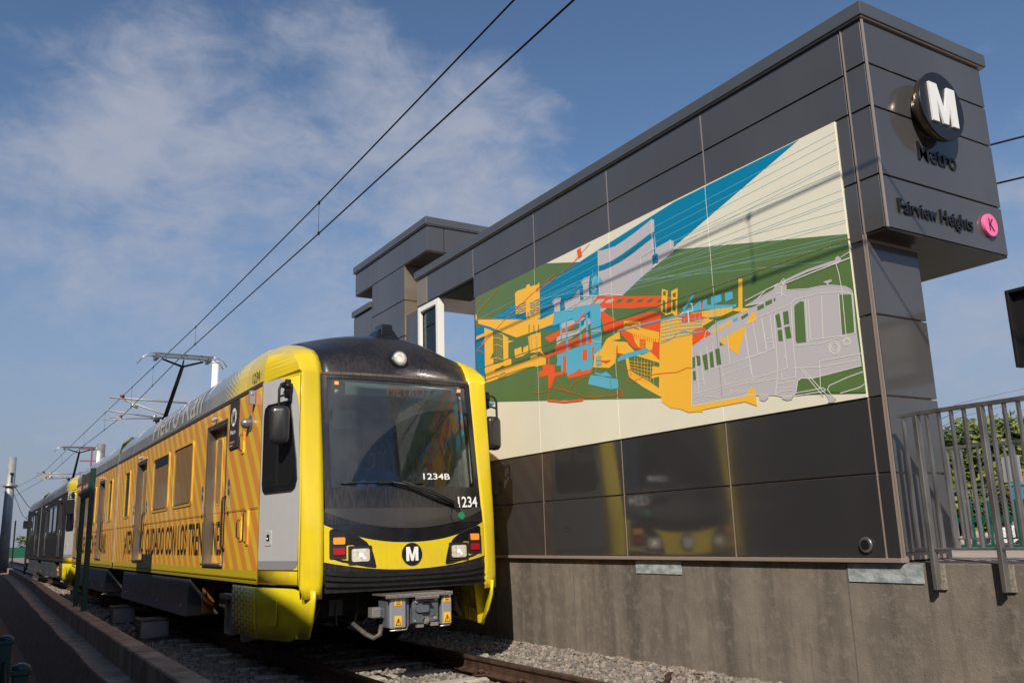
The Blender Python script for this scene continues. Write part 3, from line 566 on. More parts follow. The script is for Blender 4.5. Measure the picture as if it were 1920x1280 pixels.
    for (Ya, Yb) in ((9.94, 21.0), (21.24, 29.5)):
        va, vb = V(Ya), V(Yb); drs = [(V(a), V(b)) for a, b in DOORS if Ya < a < Yb]
        for sd in (-1, 1):
            m = MB(); x = sd*1.325
            cuts = [va]+[c for d_ in drs for c in d_]+[vb]
            for i in range(len(cuts)-1):
                a, b = cuts[i], cuts[i+1]; isd = i % 2 == 1
                for z0, z1 in ((.83, 1.02), (1.02, 2.83), (2.83, 3.05)):
                    if isd and z0 == 1.02: continue
                    m.add([(x, a, z0), (x, b, z0), (x, b, z1), (x, a, z1)], [(0, 1, 2, 3)])
            o = m.build('body_side', sidem, T); so = o.modifiers.new('skin', 'SOLIDIFY'); so.thickness = .006; so.offset = 0
            for a, b in drs:
                dm = MB(); xi = sd*1.215
                j = .03
                jb = MB(); jb.box(sd*1.33, b-.006, 1.02, xi, b-.05, 2.83); jb.box(sd*1.33, a+.006, 1.02, xi, a+.05, 2.83); jb.box(sd*1.33, a+.006, 2.80, xi, b-.006, 2.828); jb.box(sd*1.362, a-.0, 1.0, sd*1.20, b-.0, 1.03)
                for yy in (a, b): jb.hexa([(sd*1.326, yy-.018, 1.0), (sd*1.326, yy+.018, 1.0), (sd*1.326, yy+.018, 2.85), (sd*1.326, yy-.018, 2.85)], [(sd*1.336, yy-.014, 1.0), (sd*1.336, yy+.014, 1.0), (sd*1.336, yy+.014, 2.85), (sd*1.336, yy-.014, 2.85)])
                jb.box(sd*1.326, a-.018, 2.83, sd*1.336, b+.018, 2.862)
                do = jb.build('door_frame', livery.get('jamb', JAMB), T, bevel=.006)
                mid = (a+b)/2
                for p, q in ((a+.05, mid-.004), (mid+.004, b-.05)):
                    lf = MB(); lf.box(sd*1.225, p, 1.03, sd*1.19, q, 2.80); l_o = lf.build('door_leaf', sidem, T, bevel=.004)
                    c0 = (p+q)/2; wl = MB(); fnx = lambda v, z: (sd*1.231, v, z); fny = lambda v, z: (sd*1.22, v, z)
                    w0 = rrect(c0-.155, 1.78, c0+.155, 2.70, .10); wl.prism(w0, fnx, fny); wl.build('door_window_frame', framem, l_o, bevel=.003)
                    w1 = rrect(c0-.125, 1.81, c0+.125, 2.67, .08); wl = MB(); wl.prism(w1, lambda v, z: (sd*1.2335, v, z), fny); wl.build('door_pane', winm, l_o)
                gr = MB(); gr.path([(sd*1.33, a-.05, 1.86), (sd*1.37, a-.05, 1.84), (sd*1.375, a-.05, 1.80), (sd*1.375, a-.05, 1.26), (sd*1.36, a-.05, 1.22), (sd*1.33, a-.05, 1.20)], .014, 8); gr.build('grab_rail', RUBBER if detail else STEEL, T)
                cm = MB(); cm.tube((sd*1.32, mid+.05, 2.93), (sd*1.38, mid+.05, 2.91), .024, .024, 12); cm.sphere((sd*1.38, mid+.05, 2.90), .028); co = cm.build('door_camera', SILVER2, T)
                for yy in (a-.17, b+.17):
                    bt_ = MB(); bt_.prism(circ(yy, 2.02, .048, 18), side_fn(sd, .008), side_fn(sd, 0)); bt_.prism(circ(yy, 1.91, .048, 18), side_fn(sd, .008), side_fn(sd, 0)); bt_.build('door_pictogram', mat('blue_pictogram', (.01, .10, .22), .4), T)
                    bt_ = MB(); bt_.prism(rrect(yy-.03, 1.70, yy+.03, 1.82, .006), side_fn(sd, .006), side_fn(sd, 0)); bt_.prism(rrect(yy-.03, 1.62, yy+.03, 1.67, .006), side_fn(sd, .006), side_fn(sd, 0), 1); bt_.build('door_notice', [mat('notice_grey', (.35, .34, .33), .5), NEARBLACK], T)
        # gutter, fairing, roof, skirt rail
        m = MB(); 
        for sd in (-1, 1): m.box(sd*1.30, va+.02, 3.04, sd*1.338, vb, 3.085)
        m.build('gutter', mat('gutter_dark', (.06, .045, .04), .5), T)
        prof = [(1.325, 3.085), (1.315, 3.28), (1.295, 3.35), (1.26, 3.42), (1.20, 3.50), (1.13, 3.565), (1.04, 3.62), (.90, 3.66), (.5, 3.70), (0, 3.72)]
        prof = prof+[(-a, b) for a, b in prof[::-1][1:]]; vr = 1.88 if Ya < 10 else va; ys = [vr+(vb-vr)*k/28 for k in range(29)]; m = MB(); n = len(prof)
        m.add([(p[0], y, p[1]) for y in ys for p in prof], [(i*n+j, i*n+j+1, (i+1)*n+j+1, (i+1)*n+j) for i in range(28) for j in range(n-1)], 0, False)
        for yy, s in ((vr, 1), (vb, -1)): m.add([(p[0], yy, p[1]) for p in prof], [tuple(range(n))[::s]])
        ro = m.build('roof', livery['roof'], T); 
        sm = MB()
        for k in range(1, int((vb-va)/2.1)):
            yy = vr+k*2.1
            for q in range(1, 7):
                a, b = prof[q-1], prof[q]; sm.hexa([(a[0]+.001, yy-.006, a[1]), (a[0]+.001, yy+.006, a[1]), (b[0]+.001, yy+.006, b[1]+.001), (b[0]+.001, yy-.006, b[1]+.001)], [(a[0]+.003, yy-.004, a[1]+.002), (a[0]+.003, yy+.004, a[1]+.002), (b[0]+.003, yy+.004, b[1]+.004), (b[0]+.003, yy-.004, b[1]+.004)])
                sm.v[-8:] = [(-x_, y_, z_) if False else (x_, y_, z_) for x_, y_, z_ in sm.v[-8:]]
                sm.hexa([(-a[0]-.001, yy-.006, a[1]), (-a[0]-.001, yy+.006, a[1]), (-b[0]-.001, yy+.006, b[1]+.001), (-b[0]-.001, yy-.006, b[1]+.001)], [(-a[0]-.003, yy-.004, a[1]+.002), (-a[0]-.003, yy+.004, a[1]+.002), (-b[0]-.003, yy+.004, b[1]+.004), (-b[0]-.003, yy-.004, b[1]+.004)])
        sm.build('roof_seam', SILVER2, ro)
        m = MB(); m.box(-1.2, va+.1, .70, 1.2, vb-.1, .86); m.box(-1.29, va, .80, 1.29, vb, .835); m.build('underframe', DARK, T)
        for sd in (-1, 1):
            m = MB(); m.box(sd*1.3395, va+.02, .885, sd*1.344, vb-.3, .893); m.box(sd*1.3395, va+.02, 1.66, sd*1.3415, vb-.05, 1.667); m.build('body_seam', mat('seam_brown', (.2, .1, .02), .6), T)
    # windows
    for sd in (-1, 1):
        windowish(T, sd, V(13.46), V(14.86), 1.83, 2.78, winm, framem); windowish(T, sd, V(15.25), V(16.68), 1.83, 2.78, winm, framem, vent=True)
        windowish(T, sd, V(24.72), V(26.05), 1.83, 2.78, winm, framem); windowish(T, sd, V(26.18), V(27.5), 1.83, 2.78, winm, framem)
        windowish(T, sd, V(19.28), V(19.88), 1.83, 2.78, GLASSD, framem, .07); windowish(T, sd, V(21.80), V(22.30), 1.83, 2.78, GLASSD, framem, .07)
    # articulation bellows, gap trim
    m = MB()
    for k in range(6): yy = V(20.98)+k*.045; m.box(-1.27, yy, .9, 1.27, yy+.022, 3.5)
    m.box(-1.22, V(20.95), .85, 1.22, V(21.28), 3.45); bo = m.build('bellows', RUBBER, T)
    for sd in (-1, 1): m = MB(); m.box(sd*1.325, V(21.0), .95, sd*1.355, V(21.035), 3.06); m.hexa([(sd*1.33, V(20.98), 3.06), (sd*1.36, V(20.98), 3.06), (sd*1.36, V(21.08), 3.06), (sd*1.33, V(21.08), 3.06)], [(sd*1.22, V(20.9), 3.30), (sd*1.28, V(20.9), 3.30), (sd*1.28, V(21.0), 3.30), (sd*1.22, V(21.0), 3.30)]); m.build('bellows_trim', ALU, bo)
    m = MB(); pts = [(-1.15, V(21.2), 3.15), (-1.26, V(21.1), 3.30), (-1.24, V(20.95), 3.46), (-1.10, V(20.8), 3.60)]; m.path(pts, .03, 6, 0); m.path([(p[0]-.03, p[1]+.12, p[2]+.02) for p in pts], .022, 6, 1); m.path([(p[0]+.02, p[1]-.1, p[2]-.01) for p in pts], .018, 6, 1); m.build('roof_cable_loop', [RUBBER, mat('olive_hose', (.16, .20, .03), .6)], T)
    # rear cab: a plain copy of the nose outline, turned round
    m = MB(); ky = MB(); rz = V(30.62)
    rows = [cab_outline(z) for z in CAB_Z]
    for side in (-1, 1):
        for a in range(len(CAB_Z)-1):
            for i in range(len(rows[0])-1):
                q = [(side*rows[a][i][0], rz-rows[a][i][1], CAB_Z[a]), (side*rows[a][i+1][0], rz-rows[a][i+1][1], CAB_Z[a]), (side*rows[a+1][i+1][0], rz-rows[a+1][i+1][1], CAB_Z[a+1]), (side*rows[a+1][i][0], rz-rows[a+1][i][1], CAB_Z[a+1])]
                (m if i < 9 else ky).add(q, [(0, 1, 2, 3)], 0, True)
    m.build('rear_cab_surround', livery['rear'], T, weld=True); ky.build('rear_mask', BLACK, T, weld=True)
    for sd in (-1, 1):
        m = MB(); m.path([(sd*1.16, rz-.55, 2.9), (sd*1.36, rz-.52, 2.95), (sd*1.42, rz-.5, 2.8)], .016, 6); out = rrect(-.12, -.2, .12, .2, .06); m.prism(out, lambda x, z: (sd*1.42+x, rz-.55, 2.5+z), lambda x, z: (sd*1.42+x, rz-.45, 2.5+z)); m.build('rear_mirror', BLACKP, T)
    # ---- skirts
    for sd in (-1, 1):
        def skirt(v0, v1, m_, nm, front=False):
            mb = MB(); K = 14; col = []
            for i in range(K+1):
                v = v0+(v1-v0)*i/K
                if v < 1.0:                               # follows the taper of the cab
                    s = (1.13-v)/(1.13-.31); xo = TAP_A[0]+(TAP_B[0]-TAP_A[0])*min(1, s)+ .012
                    if v < .31: xo = TAP_B[0]-.005-(.31-v)*.30
                else: xo = 1.333-.0*(v-1)
                zt = .80 if v > .31 else .785; zb = .27
                if front and v < .42: zb = .30
                col.append((xo, v, zt, zb))
            vs = []; 
            for xo, v, zt, zb in col:
                for t in (0, .33, .66, 1):
                    z = zt+(zb-zt)*t; vv = v
                    if front: vv = v+.24*t*t*max(0, 1-(v-v0)/.5)
                    vs.append((sd*(xo-.02*t*t), vv, z))
            fs = [(i*4+j, (i+1)*4+j, (i+1)*4+j+1, i*4+j+1) for i in range(K) for j in range(3)]
            mb.add(vs, fs, 0, True); o = mb.build(nm, m_, T); so = o.modifiers.new('skin', 'SOLIDIFY'); so.thickness = .022; so.offset = 0; return o
        so = skirt(.06, 1.13, livery['skirt'], 'front_skirt', True); skirt(1.137, 2.14, livery['hex'], 'front_skirt')
        m = MB()
        def xs_(v): return (TAP_B[0]-.005-(.31-v)*.30 if v < .31 else TAP_A[0]+(TAP_B[0]-TAP_A[0])*min(1, (1.13-v)/.82)+.012)-.016 if v < 1.13 else 1.315
        for v in (.36, .56, .76, .96): m.hexa([(sd*xs_(v), v, .78), (sd*xs_(v+.02), v+.02, .78), (sd*(xs_(v)-.17), v+.02, .78), (sd*(xs_(v)-.17), v, .78)], [(sd*(xs_(v+.05)-.02), v+.05, .30), (sd*(xs_(v+.07)-.02), v+.07, .30), (sd*(xs_(v)-.09), v+.07, .30), (sd*(xs_(v)-.09), v+.05, .30)])
        for z in (.45, .62): m.hexa([(sd*(xs_(.40)-.01), .40, z), (sd*(xs_(.95)-.01), .95, z), (sd*(xs_(.95)-.12), .95, z), (sd*(xs_(.4)-.12), .4, z)], [(sd*(xs_(.40)-.01), .40, z+.012), (sd*(xs_(.95)-.01), .95, z+.012), (sd*(xs_(.95)-.12), .95, z+.012), (sd*(xs_(.4)-.12), .4, z+.012)])
        m.build('skirt_rib', livery['skirt'], so)
        m = MB(); m.prism(rrect(.36, .42, .52, .68, .02), lambda s, z: tuple(Vector(taper_fn(sd, .020)(s, 1.0)[:2]+(z,))), lambda s, z: tuple(Vector(taper_fn(sd, .01)(s, 1.0)[:2]+(z,)))); m.build('skirt_hatch', livery['skirt'], so)
        # equipment boxes under the floor
        for Ya, Yb in ((13.48, 19.6), (22.05, 27.4)):
            m = MB(); m.hexa([(sd*1.30, V(Ya), .79), (sd*1.30, V(Yb), .79), (sd*.7, V(Yb), .79), (sd*.7, V(Ya), .79)], [(sd*1.335, V(Ya)+.05, .28), (sd*1.335, V(Yb)-.02, .28), (sd*.7, V(Yb)-.02, .28), (sd*.7, V(Ya)+.05, .28)]); bo = m.build('equipment_box', livery['box'], T, bevel=.01)
            m = MB(); 
            for yy in (V(Ya)+.35, V(Ya)+2.2, V(Yb)-.6): m.tube((sd*1.32, yy, .42), (sd*1.342, yy, .42), .012, .012, 8); m.tube((sd*1.32, yy+.06, .40), (sd*1.342, yy+.06, .40), .012, .012, 8)
            m.build('box_latch', ALU, bo)
    # trucks
    for Yc in (12.0, 20.8, 28.4):
        t = MB(); vc_ = V(Yc); t.box(-1.02, vc_-.9, .42, -.85, vc_+.9, .62); t.box(.85, vc_-.9, .42, 1.02, vc_+.9, .62); t.box(-.85, vc_-.2, .35, .85, vc_+.2, .62); to = t.build('truck_frame', BROWNMETAL, T, bevel=.02)
        for dv_ in (-.9, .9):
            w = MB()
            for sd in (-1, 1): w.tube((sd*.69, vc_+dv_, .33), (sd*.82, vc_+dv_, .33), .33, .33, 28); w.tube((sd*.82, vc_+dv_, .33), (sd*.90, vc_+dv_, .33), .12, .10, 16)
            w.tube((-.7, vc_+dv_, .33), (.7, vc_+dv_, .33), .07, .07, 10); w.build('wheelset', DARK, to)
        if Yc == 12.0:
            for sd in (-1, 1):
                b = MB()
                b.box(sd*1.02, vc_-.55, .60, sd*1.26, vc_-.12, .66); b.box(sd*1.10, vc_-.52, .20, sd*1.20, vc_-.44, .60); b.box(sd*1.10, vc_-.25, .20, sd*1.20, vc_-.17, .60); b.box(sd*1.10, vc_-.52, .17, sd*1.20, vc_-.17, .22); b.path([(sd*1.1, vc_-.75, .5), (sd*1.2, vc_-.7, .35), (sd*1.15, vc_-.95, .22)], .03, 8); b.box(sd*.95, vc_-.85, .72, sd*1.2, vc_-.3, .78); b.tube((sd*1.15, vc_-.35, .68), (sd*1.15, vc_-.35, .80), .03, .02, 8); b.hexa([(sd*.95, vc_-.98, .45), (sd*1.22, vc_-.98, .45), (sd*1.22, vc_-.72, .5), (sd*.95, vc_-.72, .5)], [(sd*.95, vc_-.95, .15), (sd*1.15, vc_-.95, .12), (sd*1.15, vc_-.80, .12), (sd*.95, vc_-.8, .15)])
                b.build('brake_bracket', mat('dusty_bracket', (.30, .27, .25), .7, noise=.3), to, bevel=.006)
            b = MB()
            for sd in (-1, 1): b.box(sd*1.05, vc_+1.05, .35, sd*1.20, vc_+1.12, .78); b.path([(sd*1.1, vc_+.85, .45), (sd*1.22, vc_+.95, .55), (sd*1.15, vc_+1.15, .66)], .035, 8)
            b.build('sander_pipe', mat('orange_part', (.45, .20, .03), .5), to)
    # ---- coupler
    if detail:
        cz = .55; m = MB(); m.box(-.17, -.62, .44, .17, -.42, .69); m.box(-.24, -.66, .42, -.08, -.40, .72); m.box(.08, -.66, .42, .22, -.40, .72); m.tube((0, -.42, .55), (0, .5, .55), .09, .09, 14); cp = m.build('coupler', GUNMETAL, T, bevel=.012)
        m = MB(); m.box(-.06, -.69, .455, .20, -.64, .70); m.build('coupler_face', GUNMETAL, cp, bevel=.008)
        m = MB(); m.prism(rrect(-.035, .56, .09, .63, .02), lambda x, z: (x, -.735, z), lambda x, z: (x, -.66, z)); m.path([(.13, -.66, .55), (.13, -.70, .55)], [.05, .035], 16); m.prism([(-.04, .46), (.04, .46), (.06, .50), (.02, .54), (-.04, .54)], lambda x, z: (x, -.715, z), lambda x, z: (x, -.66, z)); m.build('coupler_cone', GUNMETAL, cp, bevel=.01)
        m = MB(); m.prism([(.0, .57), (.05, .66), (.12, .66), (.15, .6), (.16, .56), (.10, .54)], lambda x, z: (x, -.694, z), lambda x, z: (x, -.68, z)); m.build('coupler_pocket', NEARBLACK, cp)
        m = MB(); 
        for x, z in ((-.03, .665), (-.03, .475), (.165, .68), (.165, .49)): m.tube((x, -.66, z), (x, -.712, z), .017, .015, 10)
        m.tube((.065, -.68, .475), (.065, -.715, .475), .034, .032, 16); m.tube((.065, -.7, .475), (.065, -.722, .475), .018, .016, 12); m.build('coupler_pin', STEEL2, cp)
        m = MB(); m.box(-.34, -.74, .735, .33, -.36, .752); m.box(-.34, -.74, .715, .33, -.725, .74); m.box(-.05, -.742, .69, .19, -.722, .72); m.build('step_plate', STEP, cp, bevel=.004)
        for x0, x1 in ((-.285, -.13), (.235, .335)):
            m = MB(); m.box(x0, -.70, .42, x1, -.46, .715); eb = m.build('electric_coupler_box', mat('coupler_box_grey', (.42, .43, .45), .35, .5), cp, bevel=.012)
            c = (x0+x1)/2; hw = .034
            m = MB(); m.box(c-hw, -.706, .435, c+hw, -.698, .54); m.box(c-hw, -.706, .64, c+hw, -.698, .70); m.build('warning_label', mat('warning_yellow', (.85, .48, .02), .5), eb)
            m = MB(); tri = [(c-.026, .45), (c+.026, .45), (c, .515)]; n3 = []
            for k in range(3): a, b = Vector((*tri[k], 0)), Vector((*tri[(k+1) % 3], 0)); m.bar((a.x, -.708, a.y), (b.x, -.708, b.y), .005, .003, up=(0, 1, 0))
            m.path([(c+.003, -.709, .50), (c-.005, -.709, .480), (c+.004, -.709, .480), (c-.002, -.709, .462)], .0022, 5)
            for k in range(3): m.box(c-.022, -.708, .65+k*.016, c+.022, -.7065, .656+k*.016)
            m.build('warning_symbol', NEARBLACK, eb)
        m = MB(); m.box(-.30, -.66, .43, -.288, -.44, .70); m.box(-.41, -.60, .52, -.30, -.50, .62); m.build('coupler_side_plate', mat('slate', (.09, .10, .12), .5), cp, bevel=.004)
        m = MB(); m.box(-.43, -.62, .535, -.35, -.52, .63)
        for k in range(4): m.box(-.42, -.625, .545+k*.02, -.34, -.618, .555+k*.02)
        m.path([(-.28, -.68, .40), (-.12, -.68, .40), (-.10, -.66, .42)], .008, 6); m.path([(.22, -.68, .405), (.32, -.68, .41), (.33, -.66, .43)], .008, 6); m.box(-.02, -.69, .41, .05, -.66, .45); m.box(.12, -.69, .415, .20, -.66, .45); m.build('coupler_fitting', STEEL2, cp)
        m = MB(); m.path([(-.46, -.2, .45), (-.42, -.45, .36), (-.38, -.54, .33), (-.33, -.56, .36), (-.30, -.52, .45)], .024, 10); m.build('coupler_hose', BROWNMETAL, cp)
        cp.scale = (1.13, 1, 1); cp.location = (-.05, .42, -.03)
        m = MB(); m.box(-.95, .85, .45, .95, 1.3, .72); m.box(-.12, .35, .6, .0, .42, .74); m.box(.05, .35, .6, .1, .42, .74); m.build('coupler_mount', DARK, T)
        m = MB(); rr = random.Random(8)
        for k in range(9):
            x = -.85+k*.2; m.path([(x, .5, .70), (x+rr.uniform(-.05, .05), .42, .52+rr.uniform(-.05, .05)), (x+rr.uniform(-.1, .1), .5, .40), (x+rr.uniform(-.15, .15), .8, .45)], rr.choice((.012, .018, .025)), 7)
        m.box(-.75, .45, .5, -.6, .52, .66); m.box(.55, .5, .48, .72, .6, .64); m.build('brake_hoses', mat('hose_grey', (.07, .065, .06), .6), T)
    # ---- pantograph
    pv = V(21.7)
    m = MB(); e = (0, V(23.6), 4.38); hd = (0, V(21.6), 5.42)
    m.tube((0, V(22.0), 3.9), e, .06, .05, 10); m.tube(e, hd, .055, .042, 12); m.box(-.5, V(21.8), 3.72, .5, V(22.6), 3.86)
    po = m.build('pantograph', BLACKP, T)
    m = MB()
    for dx in (-.16, 0, .14): m.tube((dx-.05, e[1], e[2]), (dx+.05, e[1], e[2]), .05, .05, 10)
    m.path([(-.25, e[1]+.05, e[2]-.02), (-.12, e[1]-.05, e[2]+.06), (.12, e[1]-.02, e[2]+.05), (.24, e[1]+.06, e[2])], .022, 6); m.tube((-.2, e[1], e[2]-.06), (.2, e[1], e[2]-.06), .03, .03, 8); m.build('pantograph_knuckle', BLACKP, po)
    m = MB()
    for s in (-1, 1): m.tube(hd, (s*.46, hd[1]-.05, 5.56), .028, .022, 8)
    m.tube(hd, (.02, hd[1]-.02, 5.58), .02, .018, 8); m.build('pantograph_yoke', BLACKP, po)
    m = MB()
    for dy in (-.19, .15): m.bar((-.66, hd[1]+dy, 5.66), (.66, hd[1]+dy, 5.66), .05, .045)
    for s in (-1, 1): m.box(s*.56, hd[1]-.22, 5.55, s*.63, hd[1]+.2, 5.64); m.path([(s*.5, hd[1]-.1, 5.6), (s*.45, hd[1]-.1, 5.54), (s*.38, hd[1]-.1, 5.57)], .008, 5)
    m.build('contact_shoe', GUNMETAL, po)
    m = MB()
    for s in (-1, 1):
        for dy in (-.19, .15): m.path([(s*.64, hd[1]+dy, 5.665), (s*.78, hd[1]+dy, 5.65), (s*.90, hd[1]+dy, 5.58), (s*.99, hd[1]+dy, 5.45)], .013, 6)
    m.build('pantograph_horn', STEEL2, po)
    return T
def put_m(mb, x, z, w, h, f0, f1, mi=0):
    """the bold letter M as a solid"""
    P = [(0, 0), (.235, 0), (.235, .62), (.41, .0), (.59, .0), (.765, .62), (.765, 0), (1, 0), (1, 1), (.70, 1), (.50, .34), (.30, 1), (0, 1)]
    mb.prism([(x+a*w, z+b*h) for a, b in P], f0, f1, mi)

LIV1 = dict(surround=YELLOW, cabside=YELLOW, side=STRIPE, pane=STRIPEG, frame=mat('golden_frame', (.72, .42, .03), .3, coat=.5), roof=ROOFG, rear=YELLOW, skirt=YELLOW_SKIRT, hex=HEXY, box=BOXM)
BLK = mat('black_wrap', (.022, .022, .025), .5, spec=.25, noise=.3, nscale=3)
LIV2 = dict(jamb=mat('black_door_frame', (.03, .03, .032), .45), surround=YELLOW, cabside=YELLOW, side=BLK, pane=GLASSD, frame=BLACK, roof=mat('charcoal_roof', (.045, .047, .05), .3, coat=.3), rear=BLK, skirt=YELLOW_SKIRT, hex=mat('dark_skirt', (.05, .055, .06), .5), box=mat('dark_equipment_box', (.045, .05, .06), .45))
T1 = make_train(8.81, LIV1, 'yellow fronted light rail train wrapped in orange warning stripes, nearest the camera')
T2 = make_train(30.95, LIV2, 'black wrapped light rail train with yellow nose, coupled behind the orange striped one', detail=False)
V = lambda Y: Y-8.81
# writing on the striped side (left side only is seen)
sfn = lambda v0, z0, off=.019: (lambda x, z: (-(1.325+off), v0-x, z0+z))
m = MB()
for s_, a_, b_, deep in (('¡ATEN', 19.60, 18.53, 0), ('CIÓ', 18.42, 18.04, 1), ('CUIDADO CON LOS TREN', 17.12, 12.66, 0), ('NES.', 12.54, 11.96, 1),
                     ('PLEASE WATCH F', 27.9, 24.16, 0), ('RAINS.', 23.05, 22.35, 0)):
    off = 1.2262 if deep else 1.3292
    put_text(m, s_, lambda x, z, a_=a_, off=off: (-off, V(a_)-x, 1.14+z), a_-b_, .42, bold=.02); m.build('side_warning_text', mat('warning_text_black', (.015, .012, .010), .4), T1); m = MB()
# roof lettering follows the curve of the fairing
RP = [(-1.325, 3.085), (-1.315, 3.28), (-1.295, 3.35), (-1.26, 3.42), (-1.20, 3.50), (-1.13, 3.565), (-1.04, 3.62), (-.90, 3.66), (-.5, 3.70)]
def roofpt(v, s, off=.006):
    for (a, b), (c, e) in zip(RP, RP[1:]):
        L = math.hypot(c-a, e-b)
        if s <= L: return (a+(c-a)*s/L-off*(e-b)/L, v, b+(e-b)*s/L+off*(c-a)/L)
        s -= L
    return (c, v, e+off)
def roof_text(mb, s, v0, w, s0, h, bold=0.0):
    vs, fs, tw = text_outline(s, bold); bm = bmesh.new()
    bv = [bm.verts.new((v[0]*w/tw, v[1]*h, 0)) for v in vs]
    for f in fs:
        try: bm.faces.new([bv[i] for i in f])
        except ValueError: pass
    for c in (.195, .24, .30, .352, .40, .47, .52): 
        g_ = bm.verts[:]+bm.edges[:]+bm.faces[:]; bmesh.ops.bisect_plane(bm, geom=g_, plane_co=(0, c-s0, 0), plane_no=(0, 1, 0))
    bm.verts.index_update(); mb.add([roofpt(v0-v.co.x, s0+v.co.y) for v in bm.verts], [[v.index for v in f.verts] for f in bm.faces]); bm.free()
m = MB(); roof_text(m, 'Metro', V(17.0), 2.25, .05, .46, .01); m.build('roof_text', mat('pale_grey_lettering', (.40, .39, .38), .4), T1)
m = MB(); roof_text(m, 'Rail', V(14.45), 1.35, .05, .46, .01); m.build('roof_text', mat('pale_grey_lettering', (.40, .39, .38), .4), T1)
m = MB(); roof_text(m, '1234', V(10.42), .30, .045, .12, .0)
m.build('roof_number', NEARBLACK, T1)
# dark operator plate with emblem
m = MB(); m.prism(rrect(V(10.94), 2.43, V(11.34), 3.02, .004), side_fn(-1, .022), side_fn(-1, .0)); pl = m.build('operator_plate', mat('plate_dark', (.035, .028, .026), .4), T1)
m = MB(); m.prism(circ(V(11.14), 2.82, .115, 26), side_fn(-1, .024), side_fn(-1, .02)); m.build('plate_emblem', LETTER, pl)
m = MB(); put_m(m, -.068, 0, .136, .15, lambda x, z: (-1.3510, V(11.14)-x, 2.745+z), lambda x, z: (-1.348, V(11.14)-x, 2.745+z)); m.build('plate_letter', NEARBLACK, pl)
m = MB(); put_text(m, 'Metro', lambda x, z: (-1.3485, V(11.29)-x, 2.61+z), .25, .055, bold=.015); put_text(m, 'Welcome Aboard', lambda x, z: (-1.3485, V(11.31)-x, 2.50+z), .22, .025); put_text(m, 'Bienvenidos', lambda x, z: (-1.3485, V(11.31)-x, 2.46+z), .15, .025); m.build('plate_text', LETTER, pl)
m = MB(); m.sphere((-1.36, V(10.46), 2.66), .062, 16, 10, sc=(1.3, .9, 1)); m.prism(circ(V(10.42), 2.66, .095, 22), side_fn(-1, .014), side_fn(-1, 0)); m.build('side_camera_dome', mat('dome_grey', (.22, .22, .23), .35, .5), T1)
m = MB(); m.sphere((-1.37, V(10.25), 2.98), .03); m.box(-1.40, V(10.23), 2.86, -1.335, V(10.28), 3.02); m.build('side_marker', SILVER2, T1)
for yy, zz, h in ((10.72, 2.33, .26), (10.70, 1.30, .28), (10.42, 1.25, .42)):
    m = MB(); m.prism(rrect(V(yy)-.045, zz, V(yy)+.045, zz+h, .015), side_fn(-1, .017), side_fn(-1, 0)); ho = m.build('side_handle_plate', STRIPE, T1, bevel=.003)
    m = MB(); m.path([(-1.345, V(yy)+.012, zz+.03), (-1.375, V(yy)+.012, zz+.05), (-1.375, V(yy)+.012, zz+h-.05), (-1.345, V(yy)+.012, zz+h-.03)], .008, 6); m.build('side_handle', NEARBLACK, ho)
person((T1.location.x-.02, 8.81+.88, 1.545), 'train driver in a dark blue shirt seated behind the windshield')
